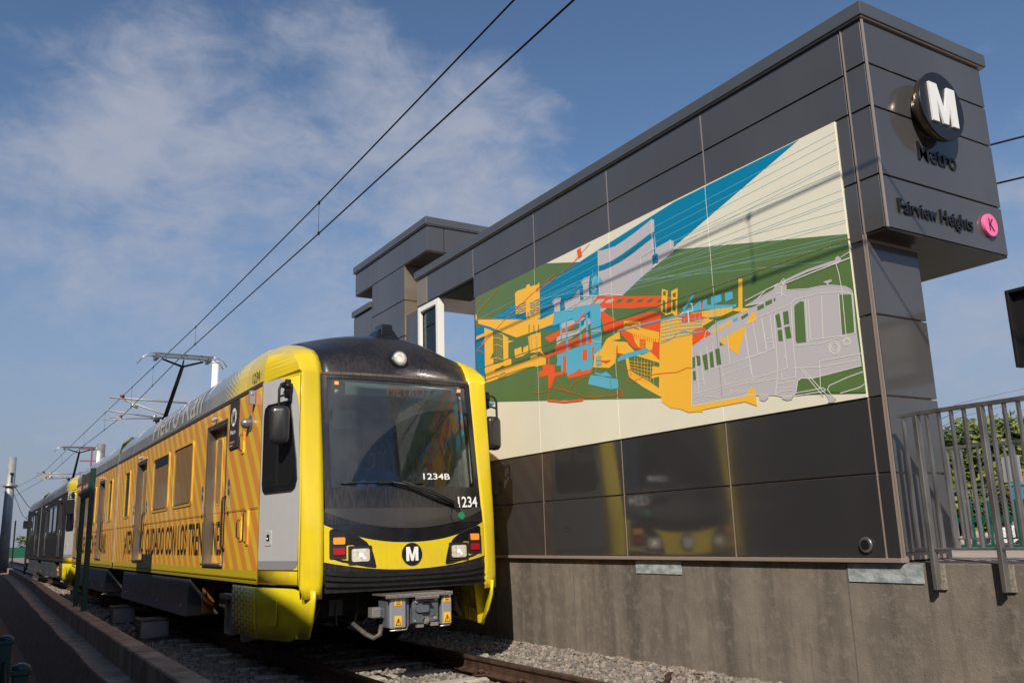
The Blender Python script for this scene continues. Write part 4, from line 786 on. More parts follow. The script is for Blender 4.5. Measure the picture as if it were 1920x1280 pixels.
MURAL_AREAS=[
(0,[6360,2400,4500,2400,3730,2200,2110,1870,7,1380,7,30,2450,350,6360,860]),
(1,[6360,1940,5880,1980,5270,2050,4660,2130,4270,2150,3860,2200,3400,2250,2050,2380,390,2390,2100,1900,2880,1620,3700,1410,4740,1560,6080,1830,6110,1150,6360,1140]),
(1,[6360,860,5860,780,6240,680,6360,600]),
(2,[3390,2240,3300,2220,3200,2210,3070,2200,2890,2220,2710,2250,2560,2280,2420,2310,2380,2290,2390,2150,2380,1970,2150,1990,2100,1960,2110,1850,2440,1770,2690,1700,3000,1590,3420,1700]),
(3,[2440,1800,2360,1800,2350,1790,2440,1770]),
(2,[4380,1850,4310,1880,4190,1860,4220,1780,4220,1700,4340,1720,4330,1770]),
(2,[4120,1800,3950,1790,3800,1860,3790,1730,3960,1650,4110,1690]),
(2,[3750,1950,3670,1980,3580,1970,3610,1860,3610,1740,3710,1730,3710,1870]),
(2,[4110,1690,3790,1720,3550,1720,3280,1670,3010,1600,3330,1500,3410,1480,3640,1570,3920,1640]),
(2,[4210,1550,3800,1520,3680,1500,3870,1460,4010,1470,4210,1470]),
(2,[4330,1350,4300,1400,4220,1410,3900,1380,3730,1410,3710,1460,3610,1470,3610,1410,3900,1330,4030,1310,4200,1310,4320,1290]),
(4,[6290,2000,6280,2060,5000,1770,5000,1870,5260,1890,5260,2190,5210,2210,4980,2200,4970,2230,4890,2230,4880,2190,4780,2180,4710,2170,4660,2190,4660,1970,4670,1800,4670,1720,4750,1720,4640,1690,4340,1710,4400,1570,4800,1570,5260,1580,5640,1740,5960,1880]),
(4,[6110,1900,5870,1800,5610,1700,5470,1620,5470,1580,5320,1550,5470,1550,5480,1340,5400,1310,5410,1230,5540,1230,5640,1270,5740,1250,5820,1250,5920,1210,6090,1100,6120,1270]),
(4,[6350,1820,6110,1820,6110,1780,6350,1770]),
(4,[6360,2160,6320,2140,6320,2060,6360,2070]),
(0,[5870,1800,5610,1690,5610,1310,5880,1320]),
(0,[5970,1420,5880,1500,5870,1420]),
(4,[4970,1530,4900,1540,4670,1530,4670,1290,4570,1180,4580,1100,4780,1100,5040,1120,5410,1110,6090,1100,6100,1260,5820,1220,5410,1230,5040,1230,4940,1310]),
(4,[5320,1430,5140,1430,5140,1360,5110,1340,5090,1410,4970,1420,4980,1310,5120,1300,5310,1310]),
(0,[5120,1300,5030,1320,4940,1310,4810,1290,4690,1280,4670,1230,4820,1220,5130,1220,5820,1230,5820,1250,5650,1240,5410,1240,5310,1310]),
(4,[4930,1260,4790,1260,4740,1210,4570,1180,4580,1090,4940,1120]),
(5,[3440,1700,2890,1560,2430,1450,2300,1410,2180,1370,2150,1350,2160,1270,2350,1290,2500,1350,2900,1420,3420,1550,3450,1570,3480,1520,3510,1500,3460,1580,3560,1600,3680,1540,3870,1470,4460,1350,4590,1440,3910,1480,3550,1650]),
(2,[3440,1660,3310,1630,3390,1600,3520,1630]),
(2,[3250,1610,3130,1590,3210,1560,3320,1590]),
(0,[3060,1570,2960,1550,3030,1520,3130,1540]),
(0,[2880,1530,2790,1500,2860,1480,2950,1500]),
(0,[2710,1480,2620,1460,2690,1440,2770,1460]),
(0,[2540,1440,2460,1430,2530,1400,2600,1420]),
(0,[2380,1400,2310,1390,2370,1360,2440,1380]),
(0,[2220,1370,2160,1350,2220,1330,2280,1340]),
(0,[2060,1330,2010,1320,2070,1290,2120,1300]),
(0,[3090,1470,2510,1330,2520,1300,2800,1310,3100,1320]),
(5,[4350,1290,3900,1290,3710,1330,3600,1250,3590,1170,3870,1190,4020,1230,4040,1170,4350,1180,4570,1170,4650,1200,4720,1240,4660,1260,4630,1210,4360,1210]),
(5,[4740,1030,4650,1030,4650,1100,4380,1050,4390,950,4200,940,4210,900,4390,910,4420,840,4490,770,4540,780,4540,950,4750,950]),
(5,[4520,1180,4490,1170,4500,1070,4520,1070]),
(5,[4130,880,3690,900,3590,900,3650,820,4110,830]),
(5,[3550,1620,3550,1560,3330,1480,3100,1320,2510,1300,2370,1250,2380,1180,2420,950,2430,760,2520,800,2670,910,2850,960,3000,1110,3110,1230,3350,1240,3410,1460]),
(5,[2110,1190,1760,1050,1770,940,1920,970,2030,1010,2150,1080]),
(5,[1920,980,1770,920,1780,830,1940,800]),
(6,[4400,1550,4350,1710,3960,1680,3630,1640,3540,1610,3640,1570,3760,1550,3910,1480,3970,1550,4180,1540,4250,1550,4330,1550]),
(6,[4240,1540,4200,1540,4200,1300,4230,1300]),
(6,[4110,1550,4080,1550,4080,1180,4120,1190]),
(6,[3830,1500,3790,1510,3800,1190,3830,1190]),
(6,[3690,1530,3650,1520,3670,1180,3710,1180]),
(6,[3690,1560,3560,1610,3450,1590,3450,1500,3510,1500,3500,1550,3600,1560,3700,1540]),
(6,[3550,1710,3530,1700,3530,1630,3420,1610,3400,1560,3410,1280,3420,1100,3450,1000,3530,1020,3550,1060,3590,1140,3610,1320,3600,1560,3550,1600]),
(6,[4330,1170,4160,1170,3830,1180,3590,1170,3550,1120,3550,1030,3590,1000,3610,890,3690,850,3710,880,3810,870,3850,900,4120,870,4130,910,4250,950,4250,1020,4350,1030,4320,1090]),
(5,[4200,1130,4130,1120,4140,890,4210,930]),
(5,[3790,1120,3700,1120,3710,980,3800,990]),
(5,[3600,1120,3550,1120,3590,1000,3610,990]),
(6,[3550,1940,3450,1960,3360,1890,3330,1830,3460,1830,3460,1770,3520,1740,3570,1800,3530,1850]),
(4,[3600,880,3560,1030,3430,1060,3320,1160,3080,1200,3070,1110,3220,1120,2940,1040,2950,930,3140,980,3180,860,3300,820]),
(5,[3140,1050,2960,1000,2950,940,3120,980,3160,920,3160,980]),
(5,[3120,940,3040,920,3090,910]),
(6,[3660,800,3400,740,3250,700,3160,680,3150,570,3280,570,3710,700]),
(6,[3590,800,3540,810,3450,780,3360,790,3250,710,3400,740]),
(4,[2990,1300,2860,1270,2710,1230,2720,1160,2420,1050,2430,940,2520,970,2550,880,2630,900,2760,950,2820,1020,2850,1120,3000,1200]),
(5,[2740,1040,2640,1010,2650,920,2750,960]),
(5,[2520,960,2430,930,2440,830,2520,850]),
(4,[3120,1090,2980,1060,2820,910,2730,860,2580,870,2440,750,2440,720,2820,870,2950,890,2920,720,2620,550,2480,460,2460,580,2590,580,2560,710,2450,680,2450,360,2730,510,2960,660,3010,920,3130,960]),
(6,[3140,900,2990,930,2630,920,2580,870,2980,870,3140,860]),
(4,[2330,1500,2240,1460,2290,1210,2370,1250]),
(4,[2190,1440,2090,1450,2130,1130,2210,1220]),
(0,[2310,1470,2270,1460,2280,1410,2320,1430]),
(0,[2170,1410,2120,1410,2130,1360,2170,1370]),
(0,[2330,1380,2290,1360,2300,1230,2340,1250]),
(0,[2180,1350,2130,1330,2150,1210,2190,1230]),
(4,[2380,1170,2140,1150,1910,1090,1760,1040,1770,950,1920,970,2000,210,1850,190,1860,130,2070,150,2180,200,2320,230,2450,310,2450,360,2480,460,2420,950]),
(4,[2070,1090,1910,1140,1350,1080,1360,1030,1580,1010,1780,970,1920,960,2080,980]),
(5,[2060,1140,1770,1120,1770,1070,1680,1040,1900,1050,2070,1070]),
(0,[1680,1040,1530,1020,1420,1010,1550,990,1670,1020]),
(6,[2060,1190,1900,1200,1770,1240,1770,1190,1350,1090,1300,1090,1310,1060,1790,1140,2060,1150]),
(6,[2040,1220,1950,1270,1880,1320,1860,1310,1950,1230,2020,1190]),
(5,[1770,1210,1740,1210,1740,1150,1780,1150]),
(6,[1740,1230,1680,1230,1690,1150,1750,1160]),
(6,[1630,1240,1490,1230,1490,1160,1630,1150]),
(6,[1440,1230,1340,1220,1340,1150,1440,1140]),
(4,[1250,1320,1200,1310,1230,1030,1070,990,1080,870,1200,860,1110,960,1230,990,1350,1030,1350,1050,1280,1050]),
(2,[1940,800,1760,850,1730,910,1630,950,1270,990,1060,1010,980,1020,1190,1040,1000,1080,830,1110,820,1130,780,1150,690,1110,700,1070,460,1020,330,1010,220,990,80,940,30,900,20,860,30,540,20,260,510,240,630,260,670,240,700,150,730,120,850,130,940,160,1140,190,1200,200,1290,210,1300,200,2010,210]),
(0,[630,890,620,910,560,930,520,920,540,560,640,570,650,600]),
(0,[150,890,30,860,50,540,170,550]),
(0,[850,870,800,880,790,750,840,750]),
(0,[760,880,700,880,700,760,760,760]),
(0,[840,730,790,730,790,620,840,630]),
(0,[760,740,700,740,690,630,750,630]),
(0,[1050,1000,970,1010,970,970,1050,960]),
(0,[950,1020,870,1030,870,990,950,980]),
(0,[850,1030,830,1030,830,1000,850,1000]),
(0,[1200,960,1170,970,1170,940,1200,940]),
(0,[1810,680,1740,690,1740,530,1790,530]),
(0,[1710,690,1660,700,1660,540,1710,540]),
(0,[1630,710,1570,710,1560,550,1620,550]),
(0,[1950,690,1910,690,1920,580,1960,580]),
(0,[1890,700,1840,680,1840,590,1890,590]),
(0,[1960,550,1920,550,1920,450,1960,450]),
(0,[1260,950,1180,970,1180,940,1250,920]),
(0,[1050,990,970,1010,970,980,1050,960]),
(4,[1640,900,1570,910,1570,880,1630,870]),
(4,[1560,910,1480,930,1480,890,1550,880]),
(4,[1460,930,1380,940,1380,910,1460,900]),
(6,[1370,950,1300,960,1300,930,1360,920]),
(6,[1570,980,1490,980,1520,950,1570,960]),
(4,[1560,790,1470,800,1480,710]),
(0,[1560,770,1510,730,1560,730]),
(4,[1450,810,1200,850,1340,600,1450,690]),
(4,[1180,900,1120,960,1070,950,1080,870,1200,860]),
(4,[2010,210,1300,200,1210,270,1190,270,1160,210,1160,90,1300,150,2060,150,2160,200,2160,240]),
(5,[1920,960,1780,970,1660,870,1760,850,1930,820]),
(0,[700,150,680,220,630,260,510,240,20,250,7,250,7,40,320,90,580,120]),
(2,[1130,190,1010,170,1020,140,1070,120,1120,140]),
(2,[870,140,730,120,760,90,810,90,860,110]),
(2,[300,1040,270,1040,210,1040,210,1020,260,1010]),
(2,[150,1210,120,1220,90,1190,100,1170,130,1150,150,1180]),
(2,[380,70,340,70,290,30,330,5,380,10,370,30])]
MURAL_LINES=[
(1,0.011,[3400,2050,3300,2040,3130,2040,2960,2060,2720,2100,2560,2130,2460,2150,2380,2150]),
(1,0.011,[3400,2040,3300,2030,3140,2030,2960,2050,2720,2090,2560,2120,2460,2140,2390,2140]),
(1,0.011,[3400,2030,3300,2020,3140,2020,2960,2040,2720,2080,2560,2110,2460,2130,2390,2130]),
(1,0.011,[3400,2020,3300,2010,3140,2010,2960,2030,2720,2070,2560,2100,2460,2120,2390,2120]),
(1,0.011,[3400,2010,3300,2000,3140,2000,2970,2020,2730,2050,2560,2090,2460,2110,2390,2110]),
(1,0.011,[3400,2000,3300,1990,3140,1990,2970,2000,2730,2040,2560,2080,2460,2100,2390,2110]),
(1,0.02,[2400,2110,2400,1910]),
(1,0.022,[2440,1890,2400,1900,2360,1890]),
(1,0.022,[2440,1860,2400,1880,2360,1870]),
(1,0.022,[2440,1830,2400,1850,2360,1840]),
(1,0.022,[2440,1810,2410,1820,2360,1810]),
(3,0.008,[2380,1970,2640,1940,2640,1720]),
(3,0.008,[2150,1990,2150,1860]),
(3,0.008,[3390,2240,3410,1700]),
(3,0.008,[2420,2310,2430,1970]),
(3,0.01,[3890,1810,3420,1700,3190,1660,3000,1600]),
(3,0.008,[4380,1850,4310,1880,4190,1860,4220,1780,4220,1700,4340,1720,4330,1770]),
(3,0.008,[4120,1800,3950,1790,3800,1860,3790,1730,3960,1650,4110,1690]),
(3,0.008,[3750,1950,3670,1980,3580,1970,3610,1860,3610,1740,3710,1730,3710,1870]),
(3,0.008,[4360,1810,4230,1820,4190,1810]),
(3,0.008,[3740,1930,3650,1930,3600,1920]),
(3,0.008,[4110,1690,3790,1720,3550,1720,3280,1680,3010,1600]),
(3,0.01,[4220,1410,3900,1380,3730,1410,3710,1460,3610,1470]),
(1,0.01,[5270,2010,5200,1990,5130,2010,5060,2000,4990,2000]),
(1,0.01,[5270,1980,5200,1960,5130,1970,5060,1970,4990,1970]),
(1,0.01,[5270,1950,5210,1920,5130,1940,5060,1930,4990,1930]),
(1,0.01,[5270,1910,5210,1890,5130,1910,5060,1900,5000,1900]),
(1,0.01,[5270,1880,5210,1860,5130,1870,5070,1870,5000,1870]),
(1,0.01,[4890,1970,4830,1950,4760,1970,4690,1960,4660,1970]),
(1,0.01,[4890,1940,4830,1920,4760,1930,4700,1930,4660,1940]),
(1,0.01,[4890,1910,4830,1890,4760,1900,4700,1900,4660,1900]),
(1,0.01,[4900,1870,4840,1850,4760,1870,4700,1860,4670,1870]),
(1,0.01,[4900,1840,4840,1820,4770,1840,4700,1830,4670,1840]),
(1,0.022,[4950,1850,4940,1830]),
(1,0.022,[4950,1800,4940,1780]),
(4,0.006,[5820,1780,5830,1320]),
(4,0.006,[5780,1760,5780,1310]),
(4,0.006,[5730,1740,5740,1310]),
(4,0.006,[5690,1720,5690,1310]),
(4,0.006,[5650,1700,5650,1310]),
(4,0.01,[5870,1700,5750,1680,5610,1620]),
(4,0.01,[5880,1590,5750,1580,5610,1520]),
(4,0.01,[5890,1410,5760,1400,5620,1340]),
(0,0.02,[4820,1560,4820,1650]),
(0,0.02,[4940,1590,4930,1680]),
(0,0.02,[4720,1540,4710,1630]),
(0,0.005,[4930,1540,4930,1280]),
(0,0.005,[4890,1530,4880,1280]),
(0,0.005,[4780,1510,4780,1260]),
(0,0.005,[4750,1500,4750,1250]),
(0,0.008,[6130,1140,5750,1150,5750,1120,5460,1130,5040,1130,4830,1110]),
(4,0.03,[6150,1220,6140,1100]),
(0,0.01,[5750,1150,5750,1100,5560,1100,5570,1160,5720,1150]),
(6,0.01,[3510,2040,3510,1940]),
(6,0.012,[3530,1750,3530,1630]),
(3,0.008,[3570,1800,3520,1830,3450,1780]),
(3,0.008,[3540,1840,3500,1920,3470,1930]),
(5,0.02,[3440,920,3280,900,3370,890]),
(6,0.007,[3530,990,3430,980]),
(6,0.007,[3530,970,3430,960]),
(6,0.007,[3530,950,3430,940]),
(6,0.007,[3530,940,3430,930]),
(6,0.007,[3530,920,3430,910]),
(6,0.007,[3530,900,3430,890]),
(6,0.007,[3530,890,3430,880]),
(6,0.01,[3530,990,3550,790]),
(6,0.008,[3460,1060,3500,890]),
(4,0.01,[3600,1310,3400,1270,3420,1140,3530,1170,3610,1210]),
(0,0.01,[3290,680,3280,580]),
(0,0.008,[3400,740,3160,680]),
(5,0.012,[2970,1180,2970,1130]),
(5,0.012,[2930,1160,2930,1120]),
(5,0.012,[2900,1150,2900,1100]),
(5,0.012,[2860,1130,2860,1090]),
(5,0.012,[2820,1120,2820,1080]),
(5,0.012,[2790,1110,2790,1060]),
(5,0.012,[2750,1090,2750,1050]),
(5,0.012,[2720,1080,2720,1040]),
(5,0.012,[2680,1070,2680,1020]),
(5,0.012,[2650,1050,2650,1010]),
(5,0.012,[2610,1040,2610,1000]),
(5,0.012,[2580,1030,2580,980]),
(5,0.012,[2540,1010,2540,970]),
(5,0.012,[2510,1000,2510,960]),
(5,0.012,[2480,990,2480,950]),
(5,0.012,[2440,980,2440,930]),
(4,0.008,[2730,1010,2640,990]),
(4,0.008,[2730,990,2640,970]),
(4,0.008,[2740,970,2640,940]),
(4,0.008,[2740,950,2650,920]),
(5,0.012,[2970,1250,2730,1210]),
(5,0.012,[2970,1260,2740,1150]),
(4,0.007,[2840,860,2850,680]),
(4,0.007,[2790,840,2800,650]),
(4,0.007,[2730,820,2750,620]),
(4,0.007,[2680,800,2700,590]),
(4,0.007,[2630,780,2660,560]),
(4,0.007,[2580,760,2610,530]),
(4,0.007,[2530,750,2560,500]),
(4,0.007,[2930,830,2560,730]),
(4,0.007,[2940,800,2570,690]),
(4,0.007,[2940,770,2580,650]),
(4,0.007,[2940,740,2600,610]),
(4,0.007,[2950,710,2610,570]),
(4,0.007,[2950,680,2620,540]),
(4,0.02,[2300,1210,2210,1210,2200,1240]),
(6,0.006,[2370,1160,2390,940]),
(6,0.006,[2300,1150,2320,940]),
(6,0.006,[2230,1140,2240,940]),
(6,0.006,[2160,1130,2170,940]),
(6,0.006,[2090,1120,2100,940]),
(6,0.006,[2020,1110,2030,940]),
(6,0.006,[1950,1100,1960,940]),
(6,0.006,[1880,1090,1890,980]),
(6,0.006,[1820,1080,1830,960]),
(6,0.006,[2380,1140,2120,1120,1760,1040]),
(6,0.006,[2390,1100,2120,1080,1760,1020]),
(6,0.006,[2390,1060,2120,1050,1770,990]),
(6,0.006,[2390,1030,2130,1010,1770,960]),
(6,0.006,[2400,990,2130,980,1770,920]),
(6,0.006,[2400,950,2130,940,1770,920]),
(6,0.006,[1860,1130,1870,980]),
(6,0.006,[1800,1130,1800,990]),
(6,0.006,[1740,1120,1740,1000]),
(6,0.006,[1680,1110,1680,1010]),
(6,0.006,[1620,1110,1630,1010]),
(6,0.006,[1570,1100,1570,1020]),
(6,0.006,[1510,1100,1510,1030]),
(6,0.006,[1450,1090,1450,1040]),
(6,0.006,[1400,1090,1400,1050]),
(6,0.01,[2410,930,2330,930,2230,940,2130,980,2030,980,1930,940,1770,920]),
(5,0.008,[2590,620,2440,610,2200,580,2020,600,1960,580]),
(6,0.02,[3110,1210,2380,1170,2140,1160,2020,1140]),
(3,0.02,[1960,1170,1960,1050]),
(3,0.012,[2080,1160,2060,1170,1890,1160,1900,1230]),
(3,0.02,[1920,1240,1890,1230]),
(3,0.008,[1940,800,1760,850,1730,910,1630,950,1270,990,1060,1010,980,1020,1190,1040,1000,1080,830,1110,820,1130,780,1150,690,1110,700,1070,460,1020,330,1010,220,990,80,940,30,900,20,860,30,540,20,260,510,240,630,260,670,240,700,150,730,120,850,130,940,160,1140,190,1200,200,1290,210,1300,200,2010,210,1940,800]),
(2,0.02,[260,1020,250,1000]),
(3,0.0085,[1210,870,1020,900,670,930,610,960,340,950,110,900,20,860]),
(3,0.0085,[660,920,680,570,660,550,390,520,30,540]),
(3,0.0085,[500,940,520,550]),
(3,0.0085,[330,920,360,550]),
(3,0.0085,[470,930,490,570,170,540]),
(3,0.0085,[160,890,170,540]),
(3,0.0085,[30,860,40,540]),
(3,0.0085,[860,880,880,360,930,160]),
(3,0.0085,[780,890,770,370,910,360]),
(3,0.0085,[680,570,680,350,690,280]),
(3,0.0085,[700,360,420,320,30,310]),
(3,0.0085,[1280,330,910,360]),
(3,0.0085,[1280,310,920,300]),
(3,0.0085,[1250,550,900,570]),
(3,0.0085,[1120,860,1090,560]),
(3,0.0085,[1010,880,980,580,890,580]),
(3,0.0085,[910,890,900,570]),
(3,0.0085,[1220,810,1190,380]),
(3,0.0085,[970,670,910,680]),
(3,0.0085,[980,640,910,640]),
(3,0.0085,[840,350,840,280,690,280]),
(3,0.0085,[900,250,720,250]),
(3,0.0085,[840,200,730,200]),
(3,0.0085,[940,160,850,180,740,170]),
(3,0.0085,[820,1060,760,1060,710,1010]),
(3,0.0085,[740,1120,760,1020]),
(3,0.0085,[430,370,40,360,7,360]),
(3,0.0085,[420,370,440,140]),
(3,0.0085,[710,140,410,140,390,120,420,110,710,120]),
(3,0.0085,[630,340,420,70]),
(3,0.0085,[610,340,380,70]),
(3,0.0085,[7,210,160,190,350,150,370,120,340,70]),
(3,0.0085,[7,110,50,90,250,70]),
(3,0.0085,[150,1170,130,1060,120,910,130,510]),
(3,0.0085,[790,490,780,480,790,470]),
(3,0.008,[200,450,210,420,230,400,260,400,290,420,310,440,310,470,300,490,280,510,250,510,220,500,200,470,200,450]),
(3,0.008,[210,450,220,430,240,410,260,410,280,420,300,440,300,470,290,490,270,500,250,500,230,490,210,470,210,450]),
(3,0.008,[220,450,230,440,240,430,260,430,270,430,280,450,290,460,280,480,270,490,250,490,230,480,220,470,220,450]),
(3,0.008,[90,470,100,460,120,450,130,450,150,450,160,470,170,490,160,500,140,510,130,510,110,510,100,490,90,470]),
(3,0.008,[100,470,110,460,120,460,130,460,150,460,150,470,160,490,150,500,140,500,130,510,110,500,110,490,100,470]),
(2,0.03,[730,1150,440,1180,140,1180]),
(3,0.012,[730,1130,420,1150,7,1170]),
(3,0.01,[1080,1050,930,1130,730,1150]),
(3,0.01,[1190,1090,780,1150]),
(3,0.008,[90,1200,7,1220]),
(3,0.008,[750,1160,710,1180,700,1150,730,1140,750,1160]),
(3,0.0075,[1980,320,1030,360]),
(3,0.0075,[1980,290,1350,320,1020,320]),
(3,0.0075,[1570,520,1170,550,990,560]),
(3,0.0075,[1560,440,1180,470]),
(3,0.0075,[1560,520,1530,350]),
(3,0.0075,[1200,550,1180,360]),
(3,0.0075,[1450,800,1450,540]),
(3,0.0075,[1230,780,1210,560]),
(3,0.0075,[1120,850,1090,560]),
(3,0.0075,[1010,870,990,570]),
(3,0.0075,[1780,520,1560,530]),
(3,0.0075,[1830,730,1810,390]),
(3,0.0075,[1740,760,1720,500]),
(3,0.0075,[1660,780,1640,510]),
(3,0.0075,[1900,700,1890,310]),
(3,0.0075,[1960,450,1830,450]),
(3,0.0075,[1470,300,1460,260,1350,260]),
(3,0.0075,[1820,280,1620,240,1240,240]),
(3,0.0075,[1990,240,1840,230]),
(5,0.012,[1900,700,1890,680]),
(5,0.007,[4910,790,4770,750,4570,750,4360,900,4240,740,4120,660,3990,760,3740,800]),
(5,0.03,[4560,630,4210,560,3830,530]),
(5,0.007,[4550,630,4500,790,3820,580,3770,550,3270,500,3080,500,3120,560]),
(5,0.007,[3110,840,3040,760,2940,730,2700,760,2550,730]),
(5,0.007,[2910,690,2990,630,2940,590,2790,610,2610,630]),
(5,0.007,[3170,560,3080,510,3080,470,3180,490]),
(5,0.008,[6360,2140,5690,2360]),
(5,0.008,[6350,2280,6130,2360]),
(5,0.008,[6310,2080,5860,1980]),
(5,0.008,[6330,1610,5540,1890,5270,1960,4710,2110,4260,2200]),
(5,0.008,[4660,2080,4270,2150]),
(5,0.008,[6330,1610,6140,1540]),
(5,0.05,[6170,1670,6130,1690]),
(5,0.045,[4720,2100,4690,2110]),
(5,0.1,[3760,2350,3750,2290]),
(5,0.008,[3540,2370,3770,2290,3860,2250]),
(5,0.007,[3750,2280,4150,2170]),
(7,0.0038,[6330,2060,7,2300]),
(7,0.0038,[5970,1970,7,2230]),
(7,0.0038,[5620,1890,7,2150]),
(7,0.0038,[6000,1840,7,2030]),
(7,0.0038,[4980,1740,7,2010]),
(7,0.0038,[4660,1980,7,1940]),
(7,0.0038,[5660,1960,7,1900]),
(7,0.0038,[4100,1830,7,1770]),
(7,0.0038,[3840,1760,7,1700]),
(7,0.0038,[5350,1750,7,1680]),
(7,0.0038,[3320,1920,7,1590]),
(7,0.0038,[5420,2030,7,1500]),
(7,0.0038,[5040,1870,7,1480]),
(7,0.0038,[4800,1870,10,1380]),
(7,0.0038,[4500,1790,10,1350]),
(7,0.0038,[4740,1980,20,1290]),
(7,0.0038,[3930,1950,20,1160])]
# ------------------------------------------------------------------ station building: wall face at X = 6.1
WX = 6.1
def cladding(parent, plane, a0, a1, z0, z1, name='cladding_panel', proud=.03, m=None):
    g_ = .0075; mb = MB()
    if plane[0] == 'X': mb.box(plane[1]-proud, a0+g_, z0+g_, plane[1]+.01, a1-g_, z1-g_)
    else: mb.box(a0+g_, plane[1]-proud, z0+g_, a1-g_, plane[1]+.01, z1-g_)
    return mb.build(name, m or PANEL, parent, bevel=.003, seg=1)
B = thing('station_wall', (WX, 7.5, 1.0), 'long dark grey panelled station wall carrying the mural and the sign block', 'building')
Bi = Vector(B.location)
def at0(o): o.location = -Bi; return o            # parts modelled in world coordinates
F = WX+.03                                         # panels' fronts end exactly at WX
m = MB(); m.box(F+.008, 4.315, 1.0, 6.76, 10.86, 5.47); m.box(F+.005, 10.86, 5.0, 7.84, 12.78, 5.47); m.box(6.76, 4.4, 4.98, 7.84, 10.86, 5.47); at0(m.build('wall_core', BRONZE, B))
cols = [(4.30, 4.435), (4.435, 6.02), (6.02, 7.61), (7.61, 9.2), (9.2, 10.86)]
for a, b in cols:
    for z0, z1 in ((1.02, 1.665), (1.665, 2.265)): at0(cladding(B, ('X', F), a, b, z0, z1, m=PANEL_LOW))
for z0, z1 in ((2.265, 2.93), (2.93, 3.55), (3.55, 4.06), (4.06, 4.67)): at0(cladding(B, ('X', F), 4.30, 4.435, z0, z1))
at0(cladding(B, ('X', F), 10.785, 10.86, 2.265, 3.6)); at0(cladding(B, ('X', F), 10.785, 10.86, 3.6, 4.67))
for a, b in ((4.30, 6.02), (6.02, 7.61), (7.61, 9.2), (9.2, 10.86)):
    at0(cladding(B, ('X', F), a, b, 4.67, 5.035)); at0(cladding(B, ('X', F), a, b, 5.035, 5.46))
at0(cladding(B, ('X', F), 10.86, 12.40, 5.0, 5.46)); at0(cladding(B, ('X', F), 12.40, 12.79, 5.0, 5.46, m=PANEL_SUN))
for z0, z1 in ((1.05, 1.66), (1.66, 2.265), (2.265, 2.93), (2.93, 3.55)): at0(cladding(B, ('Y', 4.315), WX+.03, 6.80, z0, z1))
# sign block
m = MB(); m.box(6.135, 4.115, 3.63, 7.82, 4.34, 5.47); m.box(6.80, 4.34, 3.63, 7.82, 4.44, 5.47); at0(m.build('sign_block_core', BRONZE, B))
rows = ((3.60, 4.06), (4.06, 4.665), (4.665, 5.055), (5.055, 5.46))
for z0, z1 in rows:
    at0(cladding(B, ('Y', 4.11), WX, 7.85, z0, z1)); at0(cladding(B, ('X', F), 4.085, 4.295, z0, z1))
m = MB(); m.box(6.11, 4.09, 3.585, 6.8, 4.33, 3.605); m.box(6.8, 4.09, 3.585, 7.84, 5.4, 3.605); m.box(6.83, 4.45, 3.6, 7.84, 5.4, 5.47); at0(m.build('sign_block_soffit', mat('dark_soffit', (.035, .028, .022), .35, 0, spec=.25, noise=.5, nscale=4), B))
# vertical corner trims
m = MB(); m.box(6.094, 4.277, 3.6, 6.13, 4.289, 5.46); m.box(6.092, 4.293, 1.0, 6.13, 4.305, 3.6); m.box(6.094, 4.43, 1.0, 6.12, 4.438, 2.265); m.box(6.094, 4.068, 3.6, 6.12, 4.078, 5.46); m.box(6.094, 4.272, 1.0, 6.105, 4.284, 3.6)
at0(m.build('corner_trim', BRONZE, B))
m = MB()
for y in (6.02, 7.61, 9.2): m.box(6.1012, y-.006, 1.02, 6.13, y+.006, 2.26); m.box(6.1012, y-.006, 4.68, 6.13, y+.006, 5.455)
for y in (10.86, 12.4): m.box(6.1012, y-.006, 5.0, 6.13, y+.006, 5.455)
at0(m.build('joint_strip', BRONZE, B))
m = MB()
m.box(6.112, 4.45, 3.596, 6.134, 10.78, 3.608)
for z in (1.665, 2.265, 5.035): m.box(6.112, 4.31, z-.007, 6.134, 10.85, z+.004)
for x0, x1, z in ((6.12, 7.82, 4.06), (6.12, 7.82, 4.665), (6.12, 7.82, 5.055)): m.box(x0, 4.098, z-.007, x1, 4.12, z+.004)
at0(m.build('dark_joint', GAP, B))
# coping
m = MB(); m.box(6.06, 4.04, 5.475, 7.90, 12.82, 5.60); at0(m.build('coping', COPING, B, bevel=.006))
m = MB(); m.box(6.075, 4.055, 5.462, 7.885, 12.81, 5.476); at0(m.build('coping_trim', BRONZE, B))
m = MB(); m.box(6.105, 10.87, 4.985, 7.83, 12.78, 4.998); at0(m.build('lintel_soffit', mat('brown_mirror_soffit', (.10, .075, .06), .12, .7, noise=.4, nscale=3), B))
m = MB(); m.box(6.12, 10.88, 4.972, 6.66, 11.98, 4.984); o_ = at0(m.build('slotted_grille', mat('grille_green', (.012, .022, .016), .6), B)); m = MB()
for k in range(20): m.box(6.13, 10.90+k*.053, 4.962, 6.65, 10.915+k*.053, 4.972)
m.build('grille_slat', mat('slat_green', (.09, .10, .07), .4), o_)
m = MB(); m.box(6.045, 4.27, .985, 6.14, 10.86, 1.018); at0(m.build('base_trim', BRONZE, B, bevel=.004))
m = MB(); m.path([(6.09, 4.60, 1.12), (6.075, 4.60, 1.12)], [.062, .056], 24); o = at0(m.build('drain_collar', STEEL, B)); m = MB(); m.path([(6.082, 4.60, 1.12), (6.072, 4.60, 1.12)], .040, 24); at0(m.build('drain_hole', NEARBLACK, B))
